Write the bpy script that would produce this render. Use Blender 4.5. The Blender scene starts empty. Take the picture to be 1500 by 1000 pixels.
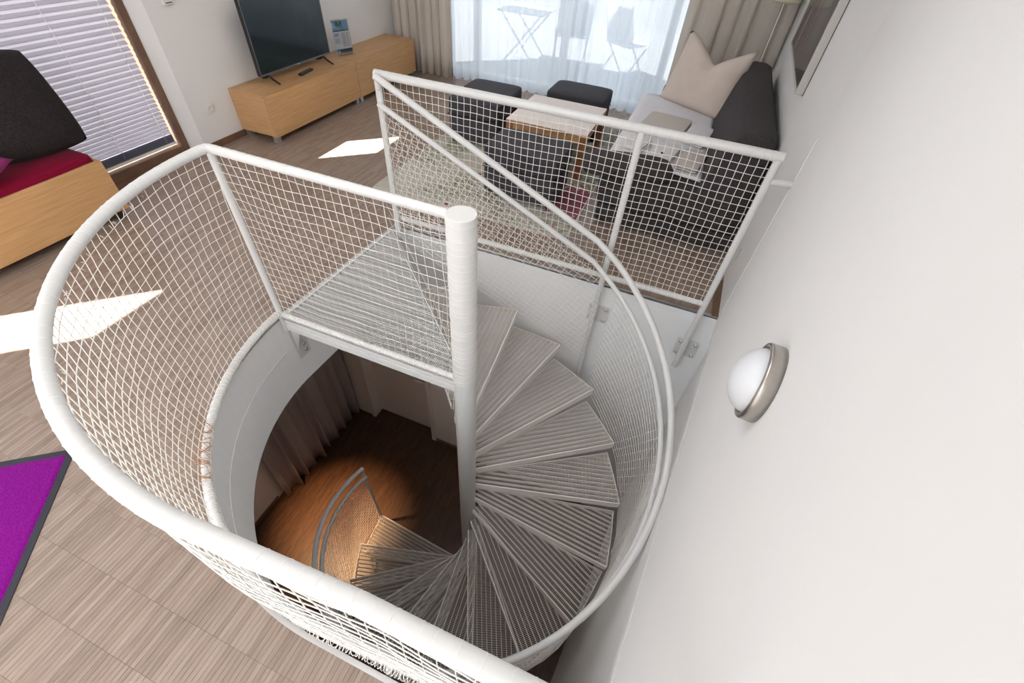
import bpy, bmesh, math, random
from mathutils import Vector, Matrix
random.seed(7)
C = bpy.context.scene
COL = C.collection
PI = math.pi
R = math.radians
sin, cos = math.sin, math.cos

# ------------------------------------------------------------------ camera
CAM_H = 1.87
FPX = 642.0
cam_data = bpy.data.cameras.new('camera')
cam_data.sensor_width = 36.0
cam_data.lens = FPX / 1500 * 36.0
cam_data.clip_start = 0.02
cam = bpy.data.objects.new('camera', cam_data)
COL.objects.link(cam)
_p, _r, _y = R(46.3), R(5.235), R(18.0)
_R0 = Matrix(((1, 0, 0), (0, 0, -1), (0, 1, 0)))
_Rp = Matrix(((1, 0, 0), (0, cos(_p), -sin(_p)), (0, sin(_p), cos(_p))))
_Rr = Matrix(((cos(_r), -sin(_r), 0), (sin(_r), cos(_r), 0), (0, 0, 1)))
_M = Matrix(((cos(_y), sin(_y), 0), (-sin(_y), cos(_y), 0), (0, 0, 1)))
W2C = _Rr @ _Rp @ _R0 @ _M
rot = Matrix((W2C[0], -W2C[1], -W2C[2])).transposed()
cam.matrix_world = Matrix.Translation((0, 0, CAM_H)) @ rot.to_4x4()
C.camera = cam

# ------------------------------------------------------------------ world, sun, exposure
C.view_settings.view_transform = 'Standard'
C.view_settings.look = 'None'
C.view_settings.gamma = 1.0
C.view_settings.use_curve_mapping = False
C.view_settings.exposure = 0.0
C.cycles.use_denoising = True
C.cycles.max_bounces = 10
C.cycles.diffuse_bounces = 6
C.cycles.transparent_max_bounces = 24
C.cycles.sample_clamp_indirect = 8.0
w = bpy.data.worlds.new('sky')
C.world = w
w.use_nodes = True
_n = w.node_tree.nodes
_bg = _n['Background']
_tc = _n.new('ShaderNodeTexCoord'); _sx = _n.new('ShaderNodeSeparateXYZ'); _cr = _n.new('ShaderNodeValToRGB')
w.node_tree.links.new(_tc.outputs['Generated'], _sx.inputs[0])
w.node_tree.links.new(_sx.outputs['Z'], _cr.inputs[0])
w.node_tree.links.new(_cr.outputs[0], _bg.inputs[0])
_cr.color_ramp.elements[0].color = (0.95, 0.97, 1.0, 1)
_cr.color_ramp.elements[1].color = (0.72, 0.86, 1.0, 1)
_bg.inputs[1].default_value = 2.2

sun_d = bpy.data.lights.new('sun', 'SUN')
sun_d.energy = 60.0
sun_d.angle = R(0.6)
sun_d.color = (1.0, 0.95, 0.88)
sun = bpy.data.objects.new('sun', sun_d)
COL.objects.link(sun)
sun.rotation_euler = Vector((0.731, 0.682, -1.15)).to_track_quat('-Z', 'Y').to_euler()

# ------------------------------------------------------------------ materials
MATS = {}


def mat(name, col, rough=0.5, metal=0.0, noise=0.0, nscale=40.0, bump=0.0, spec=0.5, stretch=None, col2=None, sheen=0.0, emit=0.0):
    if name in MATS:
        return MATS[name]
    m = bpy.data.materials.new(name)
    m.use_nodes = True
    nt = m.node_tree
    b = nt.nodes['Principled BSDF']
    b.inputs['Base Color'].default_value = (*col, 1)
    b.inputs['Roughness'].default_value = rough
    b.inputs['Metallic'].default_value = metal
    b.inputs['Specular IOR Level'].default_value = spec
    if sheen:
        b.inputs['Sheen Weight'].default_value = sheen
    if emit:
        b.inputs['Emission Color'].default_value = (*col, 1)
        b.inputs['Emission Strength'].default_value = emit
    if noise or bump or col2:
        tc = nt.nodes.new('ShaderNodeTexCoord')
        mp = nt.nodes.new('ShaderNodeMapping')
        nt.links.new(tc.outputs['Object'], mp.inputs[0])
        if stretch:
            mp.inputs['Scale'].default_value = stretch
        nz = nt.nodes.new('ShaderNodeTexNoise')
        nz.inputs['Scale'].default_value = nscale
        nz.inputs['Detail'].default_value = 4
        nt.links.new(mp.outputs[0], nz.inputs['Vector'])
        if noise or col2:
            mx = nt.nodes.new('ShaderNodeMix'); mx.data_type = 'RGBA'
            a = col; c2 = col2 if col2 else tuple(max(0, c * (1 - noise)) for c in col)
            mx.inputs[6].default_value = (*a, 1); mx.inputs[7].default_value = (*c2, 1)
            rp = nt.nodes.new('ShaderNodeMapRange')
            rp.inputs['From Min'].default_value = 0.3; rp.inputs['From Max'].default_value = 0.7
            nt.links.new(nz.outputs[0], rp.inputs[0])
            nt.links.new(rp.outputs[0], mx.inputs[0])
            nt.links.new(mx.outputs[2], b.inputs['Base Color'])
        if bump:
            bp = nt.nodes.new('ShaderNodeBump')
            bp.inputs['Strength'].default_value = bump
            bp.inputs['Distance'].default_value = 0.004
            nt.links.new(nz.outputs[0], bp.inputs['Height'])
            nt.links.new(bp.outputs[0], b.inputs['Normal'])
    MATS[name] = m
    return m


def parquet(name, c1, c2, c3, rough, lx=0.018, ly=0.167, x0=0.0, y0=-0.055):
    """mosaic parquet: one random tone per strip plus stretched grain"""
    m = bpy.data.materials.new(name); m.use_nodes = True
    nt = m.node_tree; N = nt.nodes; L = nt.links
    b = N['Principled BSDF']; b.inputs['Roughness'].default_value = rough
    g = N.new('ShaderNodeNewGeometry'); s = N.new('ShaderNodeSeparateXYZ'); L.new(g.outputs['Position'], s.inputs[0])

    def cell(out, off, size):
        a = N.new('ShaderNodeMath'); a.operation = 'SUBTRACT'; L.new(out, a.inputs[0]); a.inputs[1].default_value = off
        d = N.new('ShaderNodeMath'); d.operation = 'DIVIDE'; L.new(a.outputs[0], d.inputs[0]); d.inputs[1].default_value = size
        f = N.new('ShaderNodeMath'); f.operation = 'FLOOR'; L.new(d.outputs[0], f.inputs[0])
        return f.outputs[0], d.outputs[0]
    cx_, fx = cell(s.outputs[0], x0, lx); cy_, fy = cell(s.outputs[1], y0, ly)
    cb = N.new('ShaderNodeCombineXYZ'); L.new(cx_, cb.inputs[0]); L.new(cy_, cb.inputs[1])
    wn = N.new('ShaderNodeTexWhiteNoise'); wn.noise_dimensions = '2D'; L.new(cb.outputs[0], wn.inputs['Vector'])
    mp = N.new('ShaderNodeMapping'); mp.inputs['Scale'].default_value = (300, 10, 10); L.new(g.outputs['Position'], mp.inputs[0])
    nz = N.new('ShaderNodeTexNoise'); nz.inputs['Scale'].default_value = 1.0; nz.inputs['Detail'].default_value = 5; L.new(mp.outputs[0], nz.inputs['Vector'])
    ad = N.new('ShaderNodeMath'); ad.operation = 'MULTIPLY_ADD'; L.new(wn.outputs['Value'], ad.inputs[0]); ad.inputs[1].default_value = 0.42
    sc = N.new('ShaderNodeMath'); sc.operation = 'MULTIPLY_ADD'; L.new(nz.outputs[0], sc.inputs[0]); sc.inputs[1].default_value = 1.25; sc.inputs[2].default_value = -0.32
    L.new(sc.outputs[0], ad.inputs[2])
    cr = N.new('ShaderNodeValToRGB'); L.new(ad.outputs[0], cr.inputs[0])
    cr.color_ramp.elements[0].position = 0.0; cr.color_ramp.elements[0].color = (*c1, 1)
    cr.color_ramp.elements[1].position = 1.0; cr.color_ramp.elements[1].color = (*c3, 1)
    e = cr.color_ramp.elements.new(0.45); e.color = (*c2, 1)
    L.new(cr.outputs[0], b.inputs['Base Color'])
    bp = N.new('ShaderNodeBump'); bp.inputs['Strength'].default_value = 0.12; bp.inputs['Distance'].default_value = 0.002
    L.new(nz.outputs[0], bp.inputs['Height']); L.new(bp.outputs[0], b.inputs['Normal'])
    return m


M_WALL = mat('white_paint', (0.80, 0.80, 0.795), 0.75, noise=0.02, nscale=3, spec=0.2)
M_CEIL = mat('ceiling_paint', (0.85, 0.85, 0.84), 0.8)
M_FASCIA = mat('fascia_white', (0.88, 0.89, 0.90), 0.6)
M_METAL = mat('white_coated_steel', (0.70, 0.70, 0.69), 0.38, noise=0.03, nscale=12)
M_TREAD = mat('tread_steel', (0.84, 0.80, 0.75), 0.42, noise=0.06, nscale=9)
M_NET = mat('net_twine', (0.86, 0.83, 0.78), 0.7)
M_LOWRAIL = mat('grey_beige_tube', (0.60, 0.57, 0.52), 0.45, noise=0.1, nscale=18)
M_FLOOR = parquet('parquet_upper', (0.165, 0.12, 0.095), (0.285, 0.215, 0.172), (0.40, 0.318, 0.262), 0.34)
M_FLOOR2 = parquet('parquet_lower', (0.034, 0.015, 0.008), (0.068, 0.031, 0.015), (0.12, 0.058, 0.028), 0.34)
M_JOINT = mat('parquet_joint', (0.10, 0.07, 0.05), 0.8)
M_ALU = mat('brushed_aluminium', (0.62, 0.62, 0.62), 0.35, 0.9)
M_NICKEL = mat('brushed_nickel', (0.52, 0.49, 0.45), 0.32, 1.0, noise=0.1, nscale=30, stretch=(1, 1, 14))
M_OAK = mat('beech_veneer', (0.60, 0.36, 0.17), 0.42, nscale=6, stretch=(6, 0.7, 14), col2=(0.50, 0.28, 0.12))
M_OAKX = mat('beech_veneer_cross', (0.62, 0.37, 0.18), 0.42, nscale=6, stretch=(0.8, 8, 14), col2=(0.52, 0.29, 0.13))
M_BROWN = mat('brown_wood', (0.20, 0.115, 0.075), 0.45, nscale=8, stretch=(8, 1, 1), col2=(0.14, 0.075, 0.045))
M_DARKF = mat('charcoal_fabric', (0.085, 0.084, 0.10), 0.9, nscale=160, col2=(0.030, 0.030, 0.037), bump=0.5, sheen=0.05, spec=0.2)
M_SOFA = mat('dark_weave', (0.085, 0.074, 0.078), 0.9, nscale=150, col2=(0.022, 0.018, 0.020), bump=0.6, sheen=0.04, spec=0.15)
M_CUSH = mat('dark_brown_fabric', (0.040, 0.034, 0.034), 0.92, nscale=120, col2=(0.018, 0.015, 0.016), bump=0.4, sheen=0.02, spec=0.1)
M_RED = mat('crimson_fabric', (0.22, 0.004, 0.030), 0.85, nscale=150, noise=0.2, bump=0.2, sheen=0.03, spec=0.1)
M_MAG = mat('magenta_fabric', (0.24, 0.012, 0.13), 0.8, nscale=150, noise=0.2, bump=0.2, sheen=0.05)
M_MAT = mat('purple_pile', (0.30, 0.007, 0.30), 0.95, nscale=240, col2=(0.13, 0.003, 0.15), bump=1.0, sheen=0.05, spec=0.05)
M_RUBBER = mat('black_rubber', (0.020, 0.022, 0.033), 0.6)
M_BLACK = mat('black_plastic', (0.012, 0.012, 0.014), 0.4)
M_BEZEL = mat('grey_bezel', (0.16, 0.16, 0.17), 0.35, 0.5)
M_SCREEN = mat('tv_screen', (0.006, 0.014, 0.018), 0.08, spec=0.5)
M_PLAST = mat('white_plastic', (0.78, 0.77, 0.74), 0.4)
M_DGREY = mat('dark_hole', (0.06, 0.06, 0.06), 0.6)
M_DRAPE2 = mat('grey_brown_drape', (0.42, 0.36, 0.35), 0.9, nscale=200, noise=0.1, spec=0.1)
M_SHEET = mat('white_cotton', (0.80, 0.80, 0.84), 0.85, nscale=14, bump=0.5, noise=0.03, spec=0.1)
M_TOWEL1 = mat('beige_terry', (0.66, 0.61, 0.57), 0.95, nscale=160, noise=0.1, bump=0.6, spec=0.1)
M_TOWEL2 = mat('white_terry', (0.80, 0.79, 0.80), 0.95, nscale=160, noise=0.06, bump=0.6, spec=0.1)
M_PILLOW = mat('cream_pillowcase', (0.72, 0.63, 0.56), 0.85, nscale=9, noise=0.05, bump=0.4, spec=0.1)
M_TABLE = mat('pale_laminate', (0.78, 0.68, 0.62), 0.35, nscale=5, stretch=(1, 10, 1), noise=0.08)
M_TLEG = mat('table_leg_wood', (0.36, 0.15, 0.055), 0.4, nscale=6, stretch=(8, 8, 1), noise=0.25)
M_OPAL = mat('opal_glass', (0.70, 0.72, 0.75), 0.3, spec=0.6)
M_SHADE = mat('cream_shade', (0.75, 0.76, 0.58), 0.5)
M_DECK = mat('terrace_deck', (0.17, 0.18, 0.19), 0.8, noise=0.2, nscale=10)
M_DOOR = mat('door_paint', (0.78, 0.70, 0.65), 0.5)
M_LWALL = mat('lower_wall_paint', (0.80, 0.73, 0.68), 0.75)
M_CHAIR = mat('grey_garden_metal', (0.30, 0.31, 0.33), 0.5)


def glass_mat(name, col=(1, 1, 1), refl=0.06, trans=0.94):
    m = bpy.data.materials.new(name); m.use_nodes = True
    nt = m.node_tree; nt.nodes.clear()
    o = nt.nodes.new('ShaderNodeOutputMaterial'); mx = nt.nodes.new('ShaderNodeMixShader')
    t = nt.nodes.new('ShaderNodeBsdfTransparent'); g = nt.nodes.new('ShaderNodeBsdfGlossy')
    t.inputs[0].default_value = (*col, 1); g.inputs['Roughness'].default_value = 0.02
    mx.inputs[0].default_value = refl
    nt.links.new(t.outputs[0], mx.inputs[1]); nt.links.new(g.outputs[0], mx.inputs[2]); nt.links.new(mx.outputs[0], o.inputs[0])
    return m


def cloth_mat(name, col, transp, transl, dif):
    """thin cloth: part holes, part light passing through, part plain"""
    m = bpy.data.materials.new(name); m.use_nodes = True
    nt = m.node_tree; nt.nodes.clear()
    o = nt.nodes.new('ShaderNodeOutputMaterial')
    t = nt.nodes.new('ShaderNodeBsdfTransparent'); l = nt.nodes.new('ShaderNodeBsdfTranslucent'); d = nt.nodes.new('ShaderNodeBsdfDiffuse')
    l.inputs[0].default_value = (*col, 1); d.inputs[0].default_value = (*col, 1)
    m1 = nt.nodes.new('ShaderNodeMixShader'); m2 = nt.nodes.new('ShaderNodeMixShader')
    m1.inputs[0].default_value = dif / max(1e-6, (dif + transl)); m2.inputs[0].default_value = transp
    nt.links.new(l.outputs[0], m1.inputs[1]); nt.links.new(d.outputs[0], m1.inputs[2])
    nt.links.new(m1.outputs[0], m2.inputs[1]); nt.links.new(t.outputs[0], m2.inputs[2]); nt.links.new(m2.outputs[0], o.inputs[0])
    return m


M_GLASS = glass_mat('window_glass')
M_PGLASS = glass_mat('picture_glass', (1, 1, 1), 0.2)
M_SHEER = cloth_mat('sheer_voile', (0.80, 0.86, 0.92), 0.15, 0.52, 0.33)
M_DRAPE = cloth_mat('beige_drape', (0.80, 0.75, 0.69), 0.0, 0.34, 0.66)
M_BLIND = cloth_mat('pleated_blind', (0.46, 0.45, 0.51), 0.0, 0.075, 0.925)
M_BLINDD = cloth_mat('pleated_blind_gathered', (0.22, 0.22, 0.27), 0.0, 0.1, 0.9)


# ------------------------------------------------------------------ mesh helpers
class MB:
    """collects simple shapes and links them as one mesh object"""

    def __init__(self):
        self.v = []; self.f = []; self.m = []; self.cm = 0; self.smooth = []

    def add(self, vs, fs, smooth=False):
        o = len(self.v)
        self.v += [tuple(p) for p in vs]
        for q in fs:
            self.f.append(tuple(i + o for i in q)); self.m.append(self.cm); self.smooth.append(smooth)
        return self

    def box(self, x0, x1, y0, y1, z0, z1, bottom=True):
        vs = [(x0, y0, z0), (x1, y0, z0), (x1, y1, z0), (x0, y1, z0), (x0, y0, z1), (x1, y0, z1), (x1, y1, z1), (x0, y1, z1)]
        fs = [(4, 5, 6, 7), (0, 1, 5, 4), (1, 2, 6, 5), (2, 3, 7, 6), (3, 0, 4, 7)]
        if bottom:
            fs.append((3, 2, 1, 0))
        return self.add(vs, fs)

    def bar(self, p, q, wd, z0, z1):
        """upright flat bar in plan from p to q, width wd, from height z0 to z1"""
        dx, dy = q[0] - p[0], q[1] - p[1]
        l = math.hypot(dx, dy)
        if l < 1e-5:
            return self
        nx, ny = -dy / l * wd / 2, dx / l * wd / 2
        pts = [(p[0] - nx, p[1] - ny), (q[0] - nx, q[1] - ny), (q[0] + nx, q[1] + ny), (p[0] + nx, p[1] + ny)]
        return self.prism(pts, z0, z1)

    def prism(self, pts, z0, z1):
        n = len(pts)
        vs = [(x, y, z0) for x, y in pts] + [(x, y, z1) for x, y in pts]
        fs = [tuple(range(n - 1, -1, -1)), tuple(range(n, 2 * n))]
        fs += [(i, (i + 1) % n, n + (i + 1) % n, n + i) for i in range(n)]
        return self.add(vs, fs)

    def tube(self, pts, r, sides=12, caps=True, smooth=True):
        pts = [Vector(p) for p in pts]
        n = len(pts)
        vs = []
        prev = None
        for i, p in enumerate(pts):
            t = (pts[min(i + 1, n - 1)] - pts[max(i - 1, 0)])
            if t.length < 1e-9:
                t = Vector((0, 0, 1))
            t.normalize()
            if prev is None:
                a = Vector((0, 0, 1)) if abs(t.z) < 0.9 else Vector((1, 0, 0))
                u = t.cross(a).normalized()
            else:
                u = (prev - t * prev.dot(t))
                if u.length < 1e-6:
                    u = t.orthogonal()
                u.normalize()
            prev = u
            v = t.cross(u)
            rr = r[i] if isinstance(r, (list, tuple)) else r
            for k in range(sides):
                a = 2 * PI * k / sides
                vs.append(p + u * (cos(a) * rr) + v * (sin(a) * rr))
        fs = []
        for i in range(n - 1):
            for k in range(sides):
                k2 = (k + 1) % sides
                fs.append((i * sides + k, i * sides + k2, (i + 1) * sides + k2, (i + 1) * sides + k))
        self.add(vs, fs, smooth)
        if caps:
            self.add([vs[k] for k in range(sides)], [tuple(range(sides - 1, -1, -1))])
            self.add([vs[(n - 1) * sides + k] for k in range(sides)], [tuple(range(sides))])
        return self

    def ring(self, c, axis, rad, r, n=20, sides=5):
        ax = Vector(axis).normalized(); u = ax.orthogonal().normalized(); v = ax.cross(u)
        pts = [Vector(c) + u * cos(2 * PI * k / n) * rad + v * sin(2 * PI * k / n) * rad for k in range(n + 1)]
        return self.tube(pts, r, sides, False)

    def lathe(self, prof, c=(0, 0, 0), n=32, axis=(0, 0, 1)):
        ax = Vector(axis).normalized(); u = ax.orthogonal().normalized(); v = ax.cross(u); c = Vector(c)
        vs = []
        for (r, h) in prof:
            for k in range(n):
                a = 2 * PI * k / n
                vs.append(c + ax * h + u * (cos(a) * r) + v * (sin(a) * r))
        fs = []
        for i in range(len(prof) - 1):
            for k in range(n):
                k2 = (k + 1) % n
                fs.append((i * n + k, i * n + k2, (i + 1) * n + k2, (i + 1) * n + k))
        self.add(vs, fs, True)
        return self

    def grid(self, fn, nu, nv, smooth=True):
        vs = [fn(i / nu, j / nv) for j in range(nv + 1) for i in range(nu + 1)]
        fs = [(j * (nu + 1) + i, j * (nu + 1) + i + 1, (j + 1) * (nu + 1) + i + 1, (j + 1) * (nu + 1) + i) for j in range(nv) for i in range(nu)]
        return self.add(vs, fs, smooth)

    def build(self, name, material, parent=None, kind=None, bevel=0.0, segs=2, normals=True):
        me = bpy.data.meshes.new(name)
        me.from_pydata([tuple(p) for p in self.v], [], self.f)
        ms = material if isinstance(material, (list, tuple)) else [material]
        for m in ms:
            me.materials.append(m)
        me.polygons.foreach_set('material_index', self.m)
        me.polygons.foreach_set('use_smooth', self.smooth)
        me.update()
        if normals:
            bm = bmesh.new(); bm.from_mesh(me)
            bmesh.ops.recalc_face_normals(bm, faces=bm.faces)
            bm.to_mesh(me); bm.free()
        o = bpy.data.objects.new(name, me)
        COL.objects.link(o)
        if parent:
            o.parent = parent
        if kind:
            o['kind'] = kind
        if bevel:
            bv = o.modifiers.new('bevel', 'BEVEL'); bv.width = bevel; bv.segments = segs; bv.limit_method = 'ANGLE'
            for p in me.polygons:
                p.use_smooth = True
            wn = o.modifiers.new('wn', 'WEIGHTED_NORMAL'); wn.keep_sharp = False
        return o


def tag(o, label, cat, group=None):
    o['label'] = label; o['category'] = cat
    if group:
        o['group'] = group
    return o


def thing(name, label, cat, loc=(0, 0, 0), rz=0.0, group=None):
    o = bpy.data.objects.new(name, None)
    o.empty_display_size = 0.1
    COL.objects.link(o)
    o.location = loc; o.rotation_euler = (0, 0, rz)
    return tag(o, label, cat, group)


def copy_tree(o, parent=None):
    c = o.copy(); COL.objects.link(c)
    if parent:
        c.parent = parent
    for ch in list(o.children):
        copy_tree(ch, c)
    return c


def struct(name, mb, m, **k):
    return mb.build(name, m, kind='structure', **k)


def local(o, parent):
    """parent a mesh built in world coordinates under a placed Empty"""
    o.parent = parent
    o.matrix_parent_inverse = Matrix.LocRotScale(parent.location, parent.rotation_euler, None).inverted()
    return o


def wob(a, b, c=0.0):
    return sin(a * 3.1 + b * 1.7 + c) * 0.5 + sin(a * 7.3 - b * 4.1 + c * 2.3) * 0.3 + sin(a * 15.7 + b * 11.0 + c) * 0.2


# ------------------------------------------------------------------ room geometry constants
CX, CY = -0.658, 1.289          # pole
TR = 1.097                      # tread radius
RISE, STEP, A0, Z0, TW = 0.185, 19.948, 114.813, -0.206, 21.25
RO = 1.215                      # stairwell opening radius
FASC_Y = 2.465                  # far edge of the opening
XLC = CX - RO + 0.058              # far left corner of the opening
FRONT_Y = 0.066                 # near edge of the opening
XW = -3.95                      # left wall
YW = 5.95                       # window wall
ZL = -3.165                     # lower floor
ZS = -0.58                      # underside of the slab
CEIL = 2.6


def wall_x(y):
    """inner face of the right wall, bent at the stairwell corner"""
    return 0.583 + 0.0264 * (y - 2.45) if y > 2.45 else 0.583 - 0.1108 * (2.45 - y)


def circ(a, r=RO, z=0.0):
    return (CX + r * cos(R(a)), CY + r * sin(R(a)), z)


# opening outline, from the far right corner counter-clockwise round to the near right corner
OPEN = [(0.8, FASC_Y), (XLC, FASC_Y)] + [circ(a)[:2] for a in range(180, 271, 5)] + [(0.8, FRONT_Y + 0.008)]
OPEN[-2] = (CX, CY - RO)


def inside_open(x, y):
    if x < CX - RO + max(0, (y - CY) / (FASC_Y - CY) * 0.058) or y > FASC_Y or y < CY - RO:
        return False
    if x < CX and y < CY:
        return (x - CX) ** 2 + (y - CY) ** 2 < RO * RO
    return True


# ------------------------------------------------------------------ floor
def holed_plane(outer, hole, z):
    bm = bmesh.new()
    edges = []
    for loop in (outer, hole):
        vs = [bm.verts.new((x, y, z)) for x, y in loop]
        for i in range(len(vs)):
            edges.append(bm.edges.new((vs[i], vs[(i + 1) % len(vs)])))
    bmesh.ops.triangle_fill(bm, use_beauty=True, edges=edges)
    return bm


def slab(name, outer, hole, z0, z1, m):
    """flat plate with a hole, from z0 to z1"""
    bm = holed_plane(outer, hole, z1)
    r = bmesh.ops.extrude_face_region(bm, geom=bm.faces[:])
    for v in [g for g in r['geom'] if isinstance(g, bmesh.types.BMVert)]:
        v.co.z = z0
    bmesh.ops.recalc_face_normals(bm, faces=bm.faces)
    me = bpy.data.meshes.new(name); bm.to_mesh(me); bm.free()
    me.materials.append(m)
    o = bpy.data.objects.new(name, me); COL.objects.link(o); o['kind'] = 'structure'
    return o


OUTER = [(-4.0, -3.0), (0.95, -3.0), (0.95, 6.3), (-4.0, 6.3)]
HOLE = [(0.90, FASC_Y + 0.022), (XLC - 0.022, FASC_Y + 0.022)] + [circ(a, RO + 0.022)[:2] for a in range(180, 271, 3)] + [(0.90, CY - RO - 0.022)]
floor = slab('floor', OUTER, HOLE, -0.05, -0.0025, M_JOINT)
ceil_low = slab('ceiling_lower', OUTER, HOLE, ZS, ZS + 0.05, M_LWALL)

SW, SL, X0, Y0 = 0.018, 0.167, 0.0, -0.055
GAP = 0.0009
strips = []
ix0, ix1 = int(-4.0 / SW) - 1, int(0.75 / SW)
for ix in range(ix0, ix1):
    xc = (ix + 0.5) * SW
    if xc < -3.97:
        continue
    for iy in range(int((-1.3 - Y0) / SL), int((6.05 - Y0) / SL)):
        y0 = Y0 + iy * SL; y1 = y0 + SL
        if xc - SW / 2 > wall_x(y0) + 0.02:
            continue
        # cut against the opening
        if xc > CX - RO:
            if xc < CX:
                lo = CY - math.sqrt(max(0, RO * RO - (xc - CX) ** 2))
            else:
                lo = CY - RO
            hi = FASC_Y if xc > XLC else CY + (xc - CX + RO) / 0.058 * (FASC_Y - CY)
            segs = []
            if y0 < lo:
                segs.append((y0, min(y1, lo)))
            if y1 > hi:
                segs.append((max(y0, hi), y1))
        else:
            segs = [(y0, y1)]
        for (a, b) in segs:
            if b - a > 0.004:
                strips.append((ix * SW, (ix + 1) * SW, a, b))


def strip_box(mb, s, dz=0.0):
    x0, x1, y0, y1 = s
    mb.box(x0 + GAP / 2, x1 - GAP / 2, y0 + GAP / 2, y1 - GAP / 2, -0.003, dz, bottom=False)


def in_view(x, y, z=0.0):
    c = W2C @ Vector((x, y, z - CAM_H))
    if c.z < 0.05:
        return None
    u, v = 750 + FPX * c.x / c.z, 500 + FPX * c.y / c.z
    return (u, v, c.z) if -5 < u < 1505 and -5 < v < 1005 else None


near = []
for i, s in enumerate(strips):
    xc, yc = (s[0] + s[1]) / 2, (s[2] + s[3]) / 2
    q = in_view(xc, yc)
    if q and s[3] - s[2] > 0.1:
        e = in_view(xc + 0.01, yc); g = in_view(xc, yc + 0.05)
        if e and g:
            ar = abs((e[0] - q[0]) * (g[1] - q[1]) - (e[1] - q[1]) * (g[0] - q[0]))
            near.append((-ar, i))
near.sort()
near_ids = set(i for _, i in near[:300])
mb = MB()
for i, s in enumerate(strips):
    if i not in near_ids:
        strip_box(mb, s, random.uniform(-0.00025, 0.0))
mb.build('parquet_field', M_FLOOR, floor, kind='stuff', normals=False)
unit = MB(); strip_box(unit, (0, SW, 0, SL))
unit_o = None
for i in sorted(near_ids):
    s = strips[i]
    if unit_o is None:
        unit_o = unit.build('plank', M_FLOOR, floor); o = unit_o
    else:
        o = unit_o.copy(); COL.objects.link(o)
    o.location = (s[0], s[2], 0)
    o.scale = (1, (s[3] - s[2]) / SL, 1)

# ------------------------------------------------------------------ walls of the upper room
S45 = 0.933
WB = 2.65          # window one, far jamb
mb = MB()
TH = 0.30
XO = XW - TH


def lw(y0, y1, z0, z1):
    mb.box(XO, XW, y0, y1, z0, z1)


lw(2.7252, 6.3, 0.0, CEIL)                       # behind the television
lw(-3.0, -0.74, 0.0, CEIL)
lw(-0.74, -0.006, 0.0, 0.06); lw(-0.74, -0.006, 2.49, CEIL)
lw(-0.006, 0.60, 0.0, CEIL)
lw(0.60, 2.725, 2.55, CEIL)
lw(0.60, 2.725, -0.05, 0.004)
# splayed far reveal beside the blind
mb.prism([(XO, 2.65), (-4.06, 2.65), (XW - 0.0005, 2.7251), (XW - 0.0005, 2.75), (XO, 2.75)], 0.004, 2.55)
struct('wall_left', mb, M_WALL)
mb = MB()
mb.box(XO, 0.95, -3.0, 6.3, CEIL, CEIL + 0.1)
struct('ceiling', mb, M_CEIL)
# right wall: stairwell stretch bent towards the stair, living stretch behind it
mb = MB()
pts = [(wall_x(-3.0), -3.0), (wall_x(2.45), 2.45), (wall_x(6.3), 6.3), (1.1, 6.3), (1.1, -3.0)]
mb.prism(pts, 0.052, CEIL)
struct('wall_right', mb, M_WALL)
mb = MB()
pts = [(wall_x(-3.0) - 0.002, -3.0), (wall_x(2.45) - 0.002, 2.45), (1.0, 2.45), (1.0, -3.0)]
mb.prism(pts, 0.0, 0.045)
mb.prism([(wall_x(2.45) + 0.002, 2.451), (wall_x(6.3) + 0.002, 6.3), (1.0, 6.3), (1.0, 2.451)], -0.05, 0.043)
struct('baseboard_right', mb, M_WALL)
mb = MB(); mb.prism([(wall_x(2.445) - 0.0035, 2.440), (wall_x(2.462) - 0.0035, 2.462), (wall_x(2.462) + 0.01, 2.462), (wall_x(2.445) + 0.01, 2.440)], 0.053, 1.15)
struct('trim_3', mb, M_WALL)
mb = MB()
pts = [(wall_x(-3.0) + 0.045, -3.0), (wall_x(2.45) + 0.045, 2.47), (1.1, 2.47), (1.1, -3.0)]
mb.prism(pts, ZL - 0.1, 0.0)
struct('wall_lower_right', mb, M_WALL)
# window wall
mb = MB()
mb.box(XO, -3.25, YW + 0.05, 6.3, 0, CEIL)
mb.box(-0.15, 0.95, YW + 0.05, 6.3, 0, CEIL)
mb.box(-3.25, -0.15, YW + 0.05, 6.3, 2.35, CEIL)
struct('wall_window', mb, M_WALL)
# back wall with a wide glazed opening behind the photographer
mb = MB()
mb.box(XO, -3.9, -3.1, -3.0, 0, CEIL)
mb.box(0.4, 1.1, -3.1, -3.0, 0, CEIL)
struct('wall_back', mb, M_WALL)

# flat fill lights added under the upper ceiling, out of view, for brightness
for (lx_, ly_, em, lab) in ((-1.9, 3.9, 3.0, 'added square fill light above the coffee table, out of view'), (-1.0, 1.0, 3.6, 'added square fill light above the stairwell, out of view'), (-1.6, -1.5, 10.0, 'added square fill light behind the photographer, out of view')):
    t = thing('unseen_lamp', lab, 'lamp', (lx_, ly_, CEIL))
    mb = MB(); mb.box(-0.62, 0.62, -0.62, 0.62, -0.05, 0.0); mb.build('housing', M_ALU, t)
    mb = MB(); mb.box(-0.60, 0.60, -0.60, 0.60, -0.054, -0.0505); mb.build('fill_panel', mat('fill_glow_%d' % int(em * 10), (1.0, 0.93, 0.86) if ly_ > 3 else (0.95, 0.98, 1.0), 0.5, emit=em), t)

# skirting and brown trims
mb = MB()
mb.box(XW, XW + 0.014, 2.73, 5.95, 0.0, 0.055)
struct('baseboard_left', mb, M_BROWN, bevel=0.003)
mb = MB()
mb.box(wall_x(2.6) - 0.045, wall_x(2.6) + 0.01, 2.468, 2.9, -0.02, 0.004)
struct('trim_1', mb, M_BROWN)

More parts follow.
